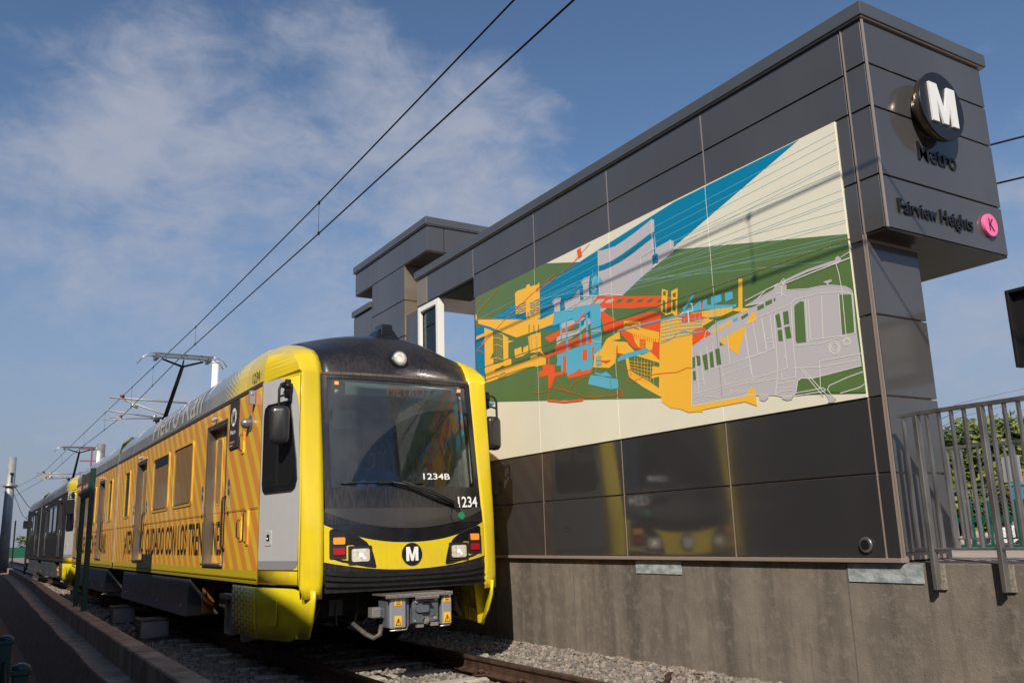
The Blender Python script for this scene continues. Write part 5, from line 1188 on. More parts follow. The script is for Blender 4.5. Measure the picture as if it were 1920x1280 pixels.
# emblem drum
m = MB(); m.tube((6.875, 4.079, 4.77), (6.875, 3.985, 4.77), .22, .22, 56); m.tube((6.875, 4.0, 4.77), (6.875, 3.945, 4.77), .302, .302, 56); eo = at0(m.build('emblem_drum', mat('drum_bronze', (.20, .155, .12), .28, .9), B, bevel=.004))
m = MB(); m.tube((6.875, 3.945, 4.77), (6.875, 3.928, 4.77), .312, .312, 56); fo = m.build('emblem_face', NEARBLACK, eo, bevel=.004)
m = MB(); put_m(m, 6.69, 4.595, .37, .36, lambda x, z: (x, 3.910, z), lambda x, z: (x, 3.929, z)); m.build('emblem_letter', mat('sign_letter_white', (.72, .72, .71), .45), fo, bevel=.002)
m = MB(); put_text3(m, 'Metro', lambda x, z, d_: (6.655+x, 4.078-.012+d_, 4.295+z), .55, .165, .012, bold=.006); at0(m.build('raised_lettering', NEARBLACK, B))
m = MB(); put_text3(m, 'Fairview Heights', lambda x, z, d_: (6.275+x, 4.078-.018+d_, 3.755+z), 1.04, .12, .018, bold=.004); at0(m.build('raised_lettering', NEARBLACK, B))
m = MB(); m.tube((7.575, 4.078, 3.845), (7.575, 4.045, 3.845), .105, .105, 40); bo = at0(m.build('line_badge', PINK, B, bevel=.003)); m = MB(); put_text(m, 'K', lambda x, z: (7.54+x, 4.0425, 3.79+z), .08, .115, bold=.01); m.build('badge_letter', NEARBLACK, bo)

# ------------------------------------------------------------------ mural
MT = thing('mural', (WX, 7.6, 2.27), 'cream, green and blue mural with an old streetcar on the long wall', 'mural')
def atm(o): o.location = -Vector(MT.location); return o
for a, b in ((4.435, 6.02), (6.02, 7.61), (7.61, 9.2), (9.2, 10.785)):
    for z0, z1 in ((2.268, 3.602), (3.602, 4.67)):
        mb = MB(); mb.box(WX-.012, a+.0015, z0+(.006 if z0 > 3 else .003), WX+.035, b-.0015, z1-(.006 if z0 < 3 else .003)); atm(mb.build('mural_board', CREAM, MT, bevel=.002, seg=1))
def split_geom(polys):
    """cut the painted shapes along the board joints so that the joints stay open"""
    out = MB()
    for depth, ci, pts in polys:
        bm = bmesh.new(); tri = tessellate_polygon([[Vector((p[0], p[1], 0)) for p in pts]]); vs = [bm.verts.new((p[0], p[1], 0)) for p in pts]
        for t in tri:
            try: bm.faces.new([vs[i] for i in t])
            except ValueError: pass
        for val, ax in ((6.02, 0), (7.61, 0), (9.2, 0), (3.602, 1)):
            for dlt in ((-.002, .002) if ax == 0 else (-.006, .006)):
                no = (1, 0, 0) if ax == 0 else (0, 1, 0); co = (val+dlt, 0, 0) if ax == 0 else (0, val+dlt, 0)
                bmesh.ops.bisect_plane(bm, geom=bm.verts[:]+bm.edges[:]+bm.faces[:], plane_co=co, plane_no=no)
        kill = []
        for f in bm.faces:
            c = f.calc_center_median()
            if abs(c.y-3.602) < .006 or any(abs(c.x-v) < .002 for v in (6.02, 7.61, 9.2)) or f.calc_area() < 1e-9: kill.append(f)
        bmesh.ops.delete(bm, geom=kill, context='FACES')
        bm.verts.index_update()
        if bm.faces: out.add([(WX-.0125-.0006*depth, v.co.x, v.co.y) for v in bm.verts], [[v.index for v in f.verts] for f in bm.faces], ci)
        bm.free()
    return out
def unflat(L): return [(L[i]/1000+4.43, L[i+1]/1000+2.27) for i in range(0, len(L), 2)]
ar = [((1+.06*k) if k < 3 else (1.6+.06*k), c, unflat(P)) for k, (c, P) in enumerate(MURAL_AREAS)]
atm(split_geom(ar).build('painted_shapes', MUR, MT))
ln = []
for k, (c, w, P) in enumerate(MURAL_LINES):
    P = unflat(P)
    for a, b in zip(P, P[1:]):
        d_ = Vector((b[0]-a[0], b[1]-a[1])); L_ = d_.length
        if L_ < 1e-4: continue
        d_ /= L_; n_ = Vector((-d_.y, d_.x))*w*.42; e_ = d_*w*.25
        q = [(a[0]-e_.x+n_.x, a[1]-e_.y+n_.y), (b[0]+e_.x+n_.x, b[1]+e_.y+n_.y), (b[0]+e_.x-n_.x, b[1]+e_.y-n_.y), (a[0]-e_.x-n_.x, a[1]-e_.y-n_.y)]
        q = [(min(max(x, 4.437), 10.783), min(max(z, 2.272), 4.667)) for x, z in q]
        ln.append((9.2+.012*(len(ln) % 70), c, q))
wires_ = [x for x in ln if x[1] == 7]; rest = [x for x in ln if x[1] != 7]
atm(split_geom([(1.2+.009*k, c, q) for k, (_, c, q) in enumerate(wires_)]).build('painted_wires', MUR, MT))
atm(split_geom(rest).build('painted_outlines', MUR, MT))

# ------------------------------------------------------------------ tower block behind the train
TW = thing('station_tower', (WX, 13.9, 1.0), 'taller grey panelled tower with overhanging top behind the train roof', 'tower')
def att(o): o.location = -Vector(TW.location); return o
m = MB(); m.box(F+.005, 13.33, 1.0, 6.6, 14.68, 6.35); m.box(F+.005, 12.43, 5.91, 7.8, 15.52, 6.33); m.box(F+.005, 14.7, 4.6, 6.6, 15.6, 5.46); att(m.build('tower_core', BRONZE, TW))
for a, b in ((12.39, 13.30), (13.30, 14.71), (14.71, 15.55)): att(cladding(TW, ('X', F), a, b, 5.88, 6.32))
for a, b in ((6.105, 6.42), (6.42, 7.82)): att(cladding(TW, ('Y', 12.42), a, b, 5.88, 6.32))
for z0, z1 in ((5.26, 5.88), (4.63, 5.26), (4.0, 4.63), (3.2, 4.0), (1.9, 3.2)):
    att(cladding(TW, ('X', F), 13.30, 14.71, z0, z1)); att(cladding(TW, ('Y', 13.33), 6.11, 6.60, z0, z1, m=PANEL_SUN))
att(cladding(TW, ('X', F), 14.72, 15.62, 4.9, 5.45)); att(cladding(TW, ('X', F), 14.72, 15.62, 4.1, 4.9))
m = MB(); m.box(6.06, 12.35, 6.335, 7.88, 15.58, 6.46); m.box(6.06, 14.72, 5.465, 6.65, 15.64, 5.58); att(m.build('tower_coping', COPING, TW, bevel=.006))
m = MB(); m.box(6.075, 12.365, 6.322, 7.865, 15.57, 6.336); att(m.build('coping_trim', BRONZE, TW))
for y0, y1 in ((12.4, 13.28), (14.74, 15.53)): m = MB(); m.box(6.11, y0, 5.868, 7.8, y1, 5.882); att(m.build('tower_soffit', GAP, TW))
m = MB(); m.box(6.085, 14.82, 4.72, 6.10, 15.0, 4.86); att(m.build('white_notice', WHITE, TW))
# white framed window between the wall and the tower
WF = thing('framed_window', (6.1, 12.3, 1.0), 'white framed window standing in the gap under the wall lintel', 'window')
def atw(o): o.location = -Vector(WF.location); return o
m = MB(); y0, y1, z0, z1, x0, x1 = 12.0, 12.74, 2.6, 4.975, 6.09, 6.20; w = .085
m.box(x0, y0, z0, x1, y0+w, z1); m.box(x0, y1-w, z0, x1, y1, z1); m.box(x0, y0+w, z1-w, x1, y1-w, z1); m.box(x0, y0+w, z0, x1, y1-w, z0+w)
atw(m.build('window_frame', WHITE, WF, bevel=.005)); m = MB(); m.box(x0+.06, y0+w, z0+w, x0+.07, y1-w, z1-w); atw(m.build('pane', CLEAR, WF))
m = MB(); m.box(x0+.05, y0+w, z0+w, x0+.08, y0+w+.012, z1-w); m.box(x0+.05, y1-w-.012, z0+w, x0+.08, y1-w, z1-w); m.box(x0+.05, y0+w, z1-w-.012, x0+.08, y1-w, z1-w); atw(m.build('gasket', RUBBER, WF))
m = MB(); m.box(6.4, 12.85, 1.0, 6.5, 13.25, 4.97); m.box(6.14, 12.82, 1.0, 6.4, 13.3, 4.98); atw(m.build('door_jamb', PANEL, WF))

# ------------------------------------------------------------------ platform, fences
PF = thing('platform', (6.1, 4, 0), 'raised station platform with a stained concrete side wall', 'platform')
def atp(o): o.location = -Vector(PF.location); return o
m = MB(); m.box(6.1, -12, -.6, 6.55, 70, .985); atp(m.build('platform_wall', CONC, PF, bevel=.008)); m = MB(); m.box(6.55, -12, -.6, 9.6, 70, .988); atp(m.build('platform_deck', DECK, PF))
m = MB(); m.box(6.09, 6.77, .845, 6.11, 7.47, .975); atp(m.build('patched_area', PATCH, PF)); m = MB(); m.box(6.09, 4.14, .835, 6.11, 4.80, .975); atp(m.build('patched_area', PATCH, PF))
m = MB()
for yy in (4.81, 8.62): m.box(6.097, yy, -.1, 6.103, yy+.012, .98)
atp(m.build('form_joint', mat('joint_stain', (.13, .115, .10), .9), PF))
def handrail(x, Y0, Y1, posts, lab, zb=1.08, fix=True):
    H = thing('handrail_fence', (x, Y0, 1.0), lab, 'railing', 'railings along the platform edges'); off = -Vector(H.location)
    def b(mb, nm, mt, bev=.002):
        o = mb.build(nm, mt, H, bevel=bev, seg=1); o.location = off; return o
    m = MB(); m.box(x-.024, Y0, 2.065, x+.024, Y1, 2.095); b(m, 'top_rail', STEEL); m = MB(); m.box(x-.022, Y0+.02, zb+.0, x+.022, Y1, zb+.016); b(m, 'bottom_rail', STEEL)
    k = 0
    for i, yy in enumerate(posts):
        m = MB(); m.box(x-.034, yy-.030, .80 if fix else .99, x+.010, yy+.004, 2.064); m.box(x-.034+.046, yy-.026, .85 if fix else .99, x+.030, yy, 2.064)
        po = b(m, 'post', STEEL, .003)
        if fix: m = MB(); m.box(x+.03, yy-.055, .80, 6.099, yy+.03, .98); q = m.build('weld_plate', mat('weld_scar', (.30, .27, .22), .9, noise=.5, nscale=60), po)
    y = Y1-.035
    while y > Y0+.01 and k < 95:
        if not any(-.045 < y-p < .025 for p in posts):
            m = MB(); m.box(x-.018, y-.007, zb+.016, x+.018, y+.007, 2.066); b(m, 'baluster', STEEL, 0)
            k += 1
        y -= .0975
    return H
handrail(6.05, -3.0, 4.15, [4.015-.503*i for i in range(14)], 'steel railing fixed to the front of the platform wall beside the sign block')
handrail(9.36, .2, 7.6, [6.9-1.0*i for i in range(7)], 'steel railing along the far edge of the platform', fix=False)
m = MB(); m.tube((7.6, 3.6, .99), (7.6, 3.6, 1.0), .07, .07, 18); tag(m.build('floor_drain', RUST, None), 'small rusty round drain cover on the platform deck', 'drain cover')

# black sign at the right edge
BS = thing('hanging_sign', (7.4, 3.2, 2.7), 'black boxed sign with a grey face cropped by the right edge', 'sign')
def atb(o): o.location = -Vector(BS.location); return o
SX = 7.4
m = MB(); m.box(SX, 2.4, 2.51, SX+.03, 3.90, 3.17); m.box(SX-.06, 3.87, 2.51, SX, 3.90, 3.17); m.box(SX-.06, 2.4, 2.51, SX, 2.43, 3.17); m.box(SX-.06, 2.43, 3.14, SX, 3.87, 3.17); m.box(SX-.06, 2.43, 2.51, SX, 3.87, 2.54); so = atb(m.build('sign_box', BLACKP, BS, bevel=.004))
m = MB(); m.box(SX-.03, 2.45, 2.62, SX-.001, 3.74, 3.10); atb(m.build('sign_face', GREYP, BS)); m = MB(); m.tube((SX+.08, 3.0, .99), (SX+.08, 3.0, 3.3), .05, .05, 12); atb(m.build('sign_post', BLACKP, BS))

# ------------------------------------------------------------------ track
GR = mat('fine_ballast', (.20, .17, .15), .95, noise=.5, nscale=22, bump=.8, bscale=45)
def sheet(name, x0, x1, y0, y1, nx, ny, z, mt, amp=0.0, seed=1):
    rnd = random.Random(seed); vs = [(x0+(x1-x0)*i/nx, y0+(y1-y0)*j/ny, z(x0+(x1-x0)*i/nx, y0+(y1-y0)*j/ny)+rnd.uniform(-amp, amp)) for i in range(nx+1) for j in range(ny+1)]
    mb = MB(); mb.add(vs, [(i*(ny+1)+j, (i+1)*(ny+1)+j, (i+1)*(ny+1)+j+1, i*(ny+1)+j+1) for i in range(nx) for j in range(ny)], 0, True); return mb.build(name, mt)
tag(sheet('ground', -2500, 2500, -1200, 3500, 4, 4, lambda x, y: -.62, mat('bare_ground', (.20, .165, .135), .95, noise=.3, nscale=.05, col2=(.12, .105, .09))), kind='structure')
def bz(x, y): return -.205+max(0, (x-5.0))*.13 if x > 4 else -.205+max(0, min(.02, 3.2-x))-max(0, 2.6-x)*.01
tag(sheet('ballast_bed', 1.35, 6.12, -4, 40, 40, 300, bz, GR, .012, 3), kind='structure')
tag(sheet('far_ballast', -2, 14, 40, 320, 4, 8, lambda x, y: -.20, mat('far_gravel', (.26, .215, .19), .95, noise=.3, nscale=1.5)), kind='structure')
rng = random.Random(11)
def stone_variants():
    out = []
    for k in range(9):
        bm = bmesh.new(); bmesh.ops.create_icosphere(bm, subdivisions=1, radius=1)
        for v in bm.verts: v.co *= rng.uniform(.72, 1.18)
        for q in range(3):
            n_ = Vector((rng.uniform(-1, 1), rng.uniform(-1, 1), rng.uniform(-1, 1))).normalized(); d_ = rng.uniform(.45, .7)
            for v in bm.verts:
                e = v.co.dot(n_)-d_
                if e > 0: v.co -= n_*e
        bm.verts.index_update(); out.append(([v.co.copy() for v in bm.verts], [[v.index for v in f.verts] for f in bm.faces])); bm.free()
    return out
SV = stone_variants()
def stones():
    vs = []; fs = []; cols_ = []
    TY = [10.95+.8*k for k in range(-14, 30)]
    def put(x, y, r, zo=0):
        V_, F_ = SV[rng.randrange(9)]; o = len(vs); a, b = rng.uniform(0, 6.28), rng.uniform(0, 6.28); ca, sa, cb, sb = math.cos(a), math.sin(a), math.cos(b), math.sin(b)
        sx, sy, sz = r*rng.uniform(.7, 1.3), r*rng.uniform(.7, 1.2), r*rng.uniform(.5, .9); z = bz(x, y)+zo+r*.25
        c = rng.choice([(.235, .205, .175), (.19, .175, .16), (.27, .23, .195), (.21, .175, .15), (.13, .125, .12), (.31, .275, .235), (.23, .19, .16), (.16, .125, .10)])
        for v in V_:
            X, Y, Z = v.x*sx, v.y*sy, v.z*sz; Y, Z = Y*cb-Z*sb, Y*sb+Z*cb; X, Y = X*ca-Y*sa, X*sa+Y*ca; vs.append((x+X, y+Y, z+Z))
        for f in F_: fs.append([i+o for i in f]); cols_.append(c)
    def ok(x, y, r):
        if abs(x-3.3675) < .09+r*.6 or abs(x-4.8725) < .09+r*.6: return False
        if 2.80 < x < 5.44 and min(abs(y-t) for t in TY) < .118+r and rng.random() < .992: return False
        return True
    for x0, x1, y0, y1, n, r0, r1 in ((4.9, 6.1, 4.0, 11.5, 6200, .017, .038), (3.4, 4.85, 4.2, 11.5, 3600, .017, .036), (2.1, 3.3, 4.5, 14, 4800, .017, .036), (1.6, 6.1, -2, 4.2, 4200, .025, .048), (1.45, 3.2, 10, 22, 5200, .02, .042), (5.0, 6.1, 11, 16, 900, .03, .05), (1.7, 3.2, 22, 40, 3000, .03, .055), (3.4, 4.8, 11, 14, 500, .03, .045)):
        for _ in range(n):
            x, y = rng.uniform(x0, x1), rng.uniform(y0, y1); r = rng.uniform(r0, r1)
            if rng.random() < .03: r *= 1.5
            if ok(x, y, r): put(x, y, r)
    me = bpy.data.meshes.new('ballast_stones'); me.from_pydata(vs, [], fs)
    at = me.color_attributes.new('stone', 'FLOAT_COLOR', 'CORNER'); buf = []
    for f, c in zip(fs, cols_): buf += [c[0], c[1], c[2], 1]*len(f)
    at.data.foreach_set('color', buf)
    mt = bpy.data.materials.new('crushed_stone'); mt.use_nodes = True; nt = mt.node_tree; b = nt.nodes['Principled BSDF']; b.inputs['Roughness'].default_value = .9; a = nt.nodes.new('ShaderNodeAttribute'); a.attribute_name = 'stone'
    n_ = nt.nodes.new('ShaderNodeTexNoise'); n_.inputs['Scale'].default_value = 60; mx = nt.nodes.new('ShaderNodeMixRGB'); mx.blend_type = 'MULTIPLY'; mx.inputs[0].default_value = .5; nt.links.new(a.outputs['Color'], mx.inputs[1]); nt.links.new(n_.outputs[0], mx.inputs[2])
    mr = nt.nodes.new('ShaderNodeMixRGB'); mr.blend_type = 'MULTIPLY'; mr.inputs[0].default_value = 1; mr.inputs[2].default_value = (1.25, 1.25, 1.25, 1); nt.links.new(mx.outputs[0], mr.inputs[1]); nt.links.new(mr.outputs[0], b.inputs['Base Color'])
    me.materials.append(mt); o = bpy.data.objects.new('ballast_stones', me); COL.objects.link(o); tag(o, 'loose crushed stone ballast around the track', 'ballast', kind='stuff')
stones()
# dust and mortar crust along the foot of the platform wall
m = MB(); rr = random.Random(5); pr = []
for k in range(260): y = 3.0+k*.03; w_ = (.045+.03*math.sin(k*.21)+.02*math.sin(k*.77)+rr.uniform(-.018, .018))*(1 if y < 9.2 else .5); pr.append((y, max(.008, w_), max(.008, .025+.012*math.sin(k*.4)+rr.uniform(-.008, .008))))
m.add([p for y, w_, h_ in pr for p in ((6.1-w_, y, bz(6.1-w_, y)+.012), (6.1, y, bz(6.1, y)+h_))], [(2*i, 2*i+1, 2*i+3, 2*i+2) for i in range(259)]); tag(m.build('mortar_crust', mat('mortar_dust', (.33, .29, .245), .95, noise=.6, nscale=24, bump=1.0)), 'pale mortar crust along the foot of the platform wall', 'mortar', kind='stuff')
def rail(x, lab):
    T_ = thing('rail', (x, 0, 0), lab, 'rail', 'rails of the near track')
    P = [(-.036, -.002), (-.034, -.030), (-.012, -.044), (-.009, -.125), (-.07, -.145), (-.072, -.158), (.072, -.158), (.07, -.145), (.009, -.125), (.012, -.044), (.034, -.030), (.036, -.002), (.03, .0)]
    P = P+[(-.03, 0)]; n = len(P); m = MB(); m.add([(p[0], -6, p[1]) for p in P]+[(p[0], 120, p[1]) for p in P], [tuple(range(n)), tuple(range(n, 2*n))[::-1]]+[(i, (i+1) % n, n+(i+1) % n, n+i) for i in range(n)]); m.build('rail_web', RUST, T_, bevel=.003)
    m = MB(); m.box(-.026, -6, .0005, .026, 120, .003); m.build('running_surface', RAILTOP, T_)
    for k in range(-8, 12):
        y = 10.95+.8*k
        for s in (-1, 1):
            m = MB(); m.path([(s*.05, y-.04, -.143), (s*.09, y-.045, -.10), (s*.125, y-.01, -.118), (s*.10, y+.035, -.10), (s*.06, y+.04, -.142), (s*.065, y+.0, -.135)], .0095, 6); m.box(s*.04, y-.05, -.158, s*.15, y+.05, -.146); m.build('rail_clip', RUST, T_)
    return T_
rail(3.3675, 'rusty rail nearer the low kerb wall'); rail(4.8725, 'rusty rail nearer the platform wall')
m = MB(); hw = 1.27
prof = [(-.125, -.30), (-.105, -.158), (.105, -.158), (.125, -.30)]
vs = []
tie0 = None
tm = MB(); tm.hexa([(-hw, -.14, -.30), (-hw, .14, -.30), (-hw+.03, .105, -.160), (-hw+.03, -.105, -.160)], [(-.45, -.14, -.30), (-.45, .14, -.30), (-.42, .095, -.178), (-.42, -.095, -.178)])
tm.hexa([(-.45, -.14, -.30), (-.45, .14, -.30), (-.42, .095, -.178), (-.42, -.095, -.178)], [(.45, -.14, -.30), (.45, .14, -.30), (.42, .095, -.178), (.42, -.095, -.178)])
tm.hexa([(.45, -.14, -.30), (.45, .14, -.30), (.42, .095, -.178), (.42, -.095, -.178)], [(hw, -.14, -.30), (hw, .14, -.30), (hw-.03, .105, -.160), (hw-.03, -.105, -.160)])
tie0 = tm.build('concrete_tie', TIEC, None, bevel=.008)
for k in range(-8, 34):
    o = tie0 if k == -8 else tie0.copy()
    if k > -8: COL.objects.link(o)
    o.location = (4.12, 10.95+.8*k, 0); tag(o, 'pale concrete tie lying in the ballast under the rails', 'railway tie', 'concrete ties of the near track')
m = MB(); m.bar((5.42, 6.35, -.06), (5.72, 6.62, -.045), .04, .02); m.bar((5.66, 6.60, -.045), (5.74, 6.62, -.02), .03, .02); tag(m.build('rusty_scrap', RUST), 'rusty strip of scrap metal lying on the ballast', 'scrap metal')
m = MB(); m.sphere((4.05, 7.62, -.14), .05, 9, 5, sc=(1.2, .7, .4)); tag(m.build('dead_leaf', mat('leaf_brown', (.28, .11, .05), .8, noise=.4, nscale=50)), 'curled brown leaf on the ballast between the rails', 'leaf')

# low kerb wall on the left, gutter ledge and grooved bank
CL = [(1.42, -2), (1.44, 5), (1.48, 7.3), (1.50, 9), (1.56, 13), (1.59, 15), (1.72, 22), (1.93, 30), (2.10, 42), (2.22, 60)]
CC = [(1.17, -2), (1.185, 9), (1.24, 14.5), (1.33, 21), (1.47, 29.6), (1.7, 45), (1.9, 60)]
def cx(y): return interp([(b, a) for a, b in CL], y)
ys = [-2+k*.8 for k in range(78)]
def ribbon(name, prof, mt, smooth=False, jit=0):
    rr = random.Random(4); m = MB(); n = len(prof(0)); vs = [(cx(y)+p[0]-.10+rr.uniform(-jit, jit), y, p[1]+rr.uniform(-jit, jit)) for y in ys for p in prof(y)]
    m.add(vs, [(i*n+j, i*n+j+1, (i+1)*n+j+1, (i+1)*n+j) for i in range(len(ys)-1) for j in range(n-1)], 0, smooth); m.add([vs[j] for j in range(n)], [tuple(range(n))]); return m.build(name, mt)
KB = ribbon('track_kerb', lambda y: [(0.0, -.3), (0.0, .338), (.012, .35), (.188, .35), (.20, .338), (.20, -.4)], CONC2)
tag(KB, 'long low concrete kerb wall left of the track carrying green posts', 'kerb wall')
m = MB()
for k in range(2, 14): y = k*3.1-.4; m.box(cx(y)-.103, y, -.1, cx(y)+.103, y+.012, .3525)
ko = m.build('kerb_joint', GAP, KB)
tag(ribbon('gutter_ledge', lambda y: [(interp([(b, a) for a, b in CC], y)-cx(y)+.10+.012*math.sin(y*1.7), .125), (0.01, .12)], CONC2), kind='structure')
def bankm():
    g_ = G('grooved_concrete_bank'); w_ = g_.nt.nodes.new('ShaderNodeTexWave'); w_.wave_type = 'BANDS'; mp = g_.nt.nodes.new('ShaderNodeMapping'); mp.inputs['Rotation'].default_value = (R(20), R(0), R(0)); g_.nt.links.new(g_.co, mp.inputs[0]); g_.nt.links.new(mp.outputs[0], w_.inputs[0]); w_.bands_direction = 'Y'; w_.inputs['Scale'].default_value = 7; w_.inputs['Distortion'].default_value = 1.2; w_.inputs['Detail'].default_value = 3
    n_ = g_.noise(8, 6); return g_.done(g_.mix(g_.rng(n_, .3, .7), (.13, .08, .058), (.24, .155, .115)), .9, bump=w_.outputs[1], bstr=.7, bdist=.012)
tag(ribbon('grooved_bank', lambda y: [(1.0-cx(y)+.1, -.47), (interp([(b, a) for a, b in CC], y)-cx(y)+.10-.01+.012*math.sin(y*1.7), .115), (interp([(b, a) for a, b in CC], y)-cx(y)+.103+.012*math.sin(y*1.7), .1235)], bankm()), kind='structure')
tag(sheet('dirt_strip', -2.8, 1.5, -2, 60, 14, 60, lambda x, y: -.44, mat('orange_dirt', (.24, .13, .07), .95, noise=.5, nscale=9, bump=.6), .012), kind='structure')
# green fence posts in the bottom left corner
FP = thing('panel_fence', (.26, 4.5, -.44), 'dark green fence with capped posts and black mesh in the bottom left corner', 'fence')
for i, y in enumerate((3.0, 4.5, 6.0)):
    m = MB(); m.box(-.030, y-4.5-.035, 0, .034, y-4.5+.035, 1.20); po = m.build('fence_post', GREENP, FP, bevel=.006); m = MB(); m.box(-.037, y-4.5-.042, 1.20, .041, y-4.5+.042, 1.222); m.path([(0.002, y-4.5, 1.222), (0.002, y-4.5, 1.238), (0.002, y-4.5, 1.248)], [.04, .034, .014], 16); m.build('post_cap', GREENP, po, bevel=.003)
m = MB()
for a, b in ((-1.46, -.035), (.035, 1.46)):
    pts = [(a+(b-a)*k/10, 1.10-.16*math.sin(math.pi*k/10)) for k in range(11)]; m.add([(0, y, z) for y, z in pts]+[(0, y, .1) for y, z in pts], [(i, i+1, 12+i, 11+i) for i in range(10)]); m.path([(0, y, z) for y, z in pts], .010, 6)
m.build('mesh_panel', mat('black_mesh', (.01, .012, .011), .8), FP)
# green posts on the kerb
def posts(y0, y1, h, lab, sign):
    T_ = thing('sign_post_pair', (cx(y0)+.05, (y0+y1)/2, .35), lab, 'sign posts', 'pairs of posts standing on the kerb wall'); c = (y0+y1)/2
    for y in (y0, y1):
        m = MB(); x = cx(y)-cx(y0); m.box(x-.035, y-c-.055, 0, x+.035, y-c+.055, h); po = m.build('post', GREENP if sign else BLACKP, T_, bevel=.004)
        m = MB(); m.box(x-.055, y-c-.075, 0, x+.055, y-c+.075, .012); m.tube((x-.037, y-c, .12), (x-.045, y-c, .12), .012, .012, 8); m.build('base_plate', GREENP if sign else BLACKP, po)
    if sign:
        m = MB(); m.box(-.02, y0-c+.05, h-.42, .03, y1-c-.05, h-.04); so = m.build('sign_panel', SIGNB, T_)
        m = MB(); put_text(m, 'Fairview Heights', lambda x, z: (-.023, .34-x, h-.27+z), .68, .075); m.build('sign_text', LETTER, so)
posts(15.1, 16.5, 2.13, 'pair of green posts holding a brown name board on the kerb wall', True)
posts(39, 52, 2.36, 'pair of plain black posts farther along the kerb wall', False)
# junction boxes on the ballast
def jbox(x0, x1, y, h, lab, w_=.5):
    T_ = thing('junction_box', ((x0+x1)/2, y, -.17), lab, 'junction box', 'junction boxes beside the track'); a = (x1-x0)/2
    m = MB(); m.box(-a, 0, .02, a, w_, h); m.build('box_body', mat('dusty_box', (.22, .19, .17), .7, .3, noise=.4, nscale=9), T_, bevel=.006)
    m = MB(); m.box(-a-.012, -.012, h-.012, a+.012, w_+.01, h+.012); m.build('box_lid', mat('rust_lid', (.20, .14, .11), .8, noise=.5, nscale=9), T_, bevel=.004)
    m = MB(); m.box(-a+.01, -.016, .03, a-.01, -.002, h-.03); m.build('box_door', mat('zinc_door', (.34, .34, .34), .5, .5, noise=.2), T_)
    m = MB(); m.path([(-a, .2, .16), (-a-.08, .2, .16), (-a-.13, .2, .12), (-a-.14, .2, -.02)], .04, 10); m.path([(a, .2, .2), (a+.18, .22, .19), (a+.4, .3, .12)], .022, 8); m.path([(a, .3, .15), (a+.2, .34, .12), (a+.5, .4, .04)], .022, 8); m.build('conduit', BROWNMETAL, T_)
jbox(2.55, 2.95, 18.8, .32, 'grey steel junction box, the farther of two beside the train'); jbox(2.50, 2.93, 15.35, .30, 'grey steel junction box, the nearer of two beside the train')
m = MB(); m.bar((2.5, 14.95, -.13), (3.3, 15.3, -.13), .05, .05); tag(m.build('steel_channel', STEEL), 'thin galvanised channel lying on the ballast by the junction box', 'channel')
m = MB(); m.box(2.2, 16.5, -.17, 2.4, 17.0, -.05); m.tube((2.2, 16.4, -.1), (2.42, 16.1, -.08), .045, .045, 10); tag(m.build('valve_block', BROWNMETAL, None, bevel=.01), 'brown valve block between the two junction boxes', 'valve block')

# ------------------------------------------------------------------ overhead line
def wire(name, pts, r, lab, cat='wire', m_=WIRE, grp=None):
    mb = MB(); mb.path(pts, r, 6); return tag(mb.build(name, m_), lab, cat, grp)
cw = [(4.12, -6, 5.86), (4.12, 2, 5.83), (4.12, 12, 5.73), (4.12, 22, 5.70), (4.10, 31, 5.42), (4.0, 45, 5.5), (3.95, 60, 5.4), (3.6, 78, 5.6), (3.0, 100, 5.8)]
mw = [(4.12, -6, 6.75), (4.12, 2, 6.47), (4.12, 7, 6.34), (4.12, 12, 6.22), (4.12, 20, 6.12), (4.10, 31.5, 6.12), (3.95, 45, 5.95), (3.8, 60, 5.75), (3.5, 78, 6.1), (2.9, 100, 6.7)]
CWo = wire('contact_wire', cw, .011, 'lower overhead contact wire above the track')
wire('messenger_wire', mw, .011, 'upper overhead messenger wire above the track')
def wz(T_, y):
    for a, b in zip(T_, T_[1:]):
        if y <= b[1]: t = (y-a[1])/(b[1]-a[1]); return (a[0]+(b[0]-a[0])*t, y, a[2]+(b[2]-a[2])*t)
for y in (3.1, 12.0, 20.3, 25.6, 29.2, 35, 41, 50, 56):
    mb = MB(); a, b = wz(cw, y), wz(mw, y); mb.tube(a, b, .0035, .0035, 5); mb.box(a[0]-.012, y-.02, a[2]-.02, a[0]+.012, y+.02, a[2]+.03); mb.box(b[0]-.012, y-.02, b[2]-.03, b[0]+.012, y+.02, b[2]+.02); mb.build('dropper', WIRE, CWo)
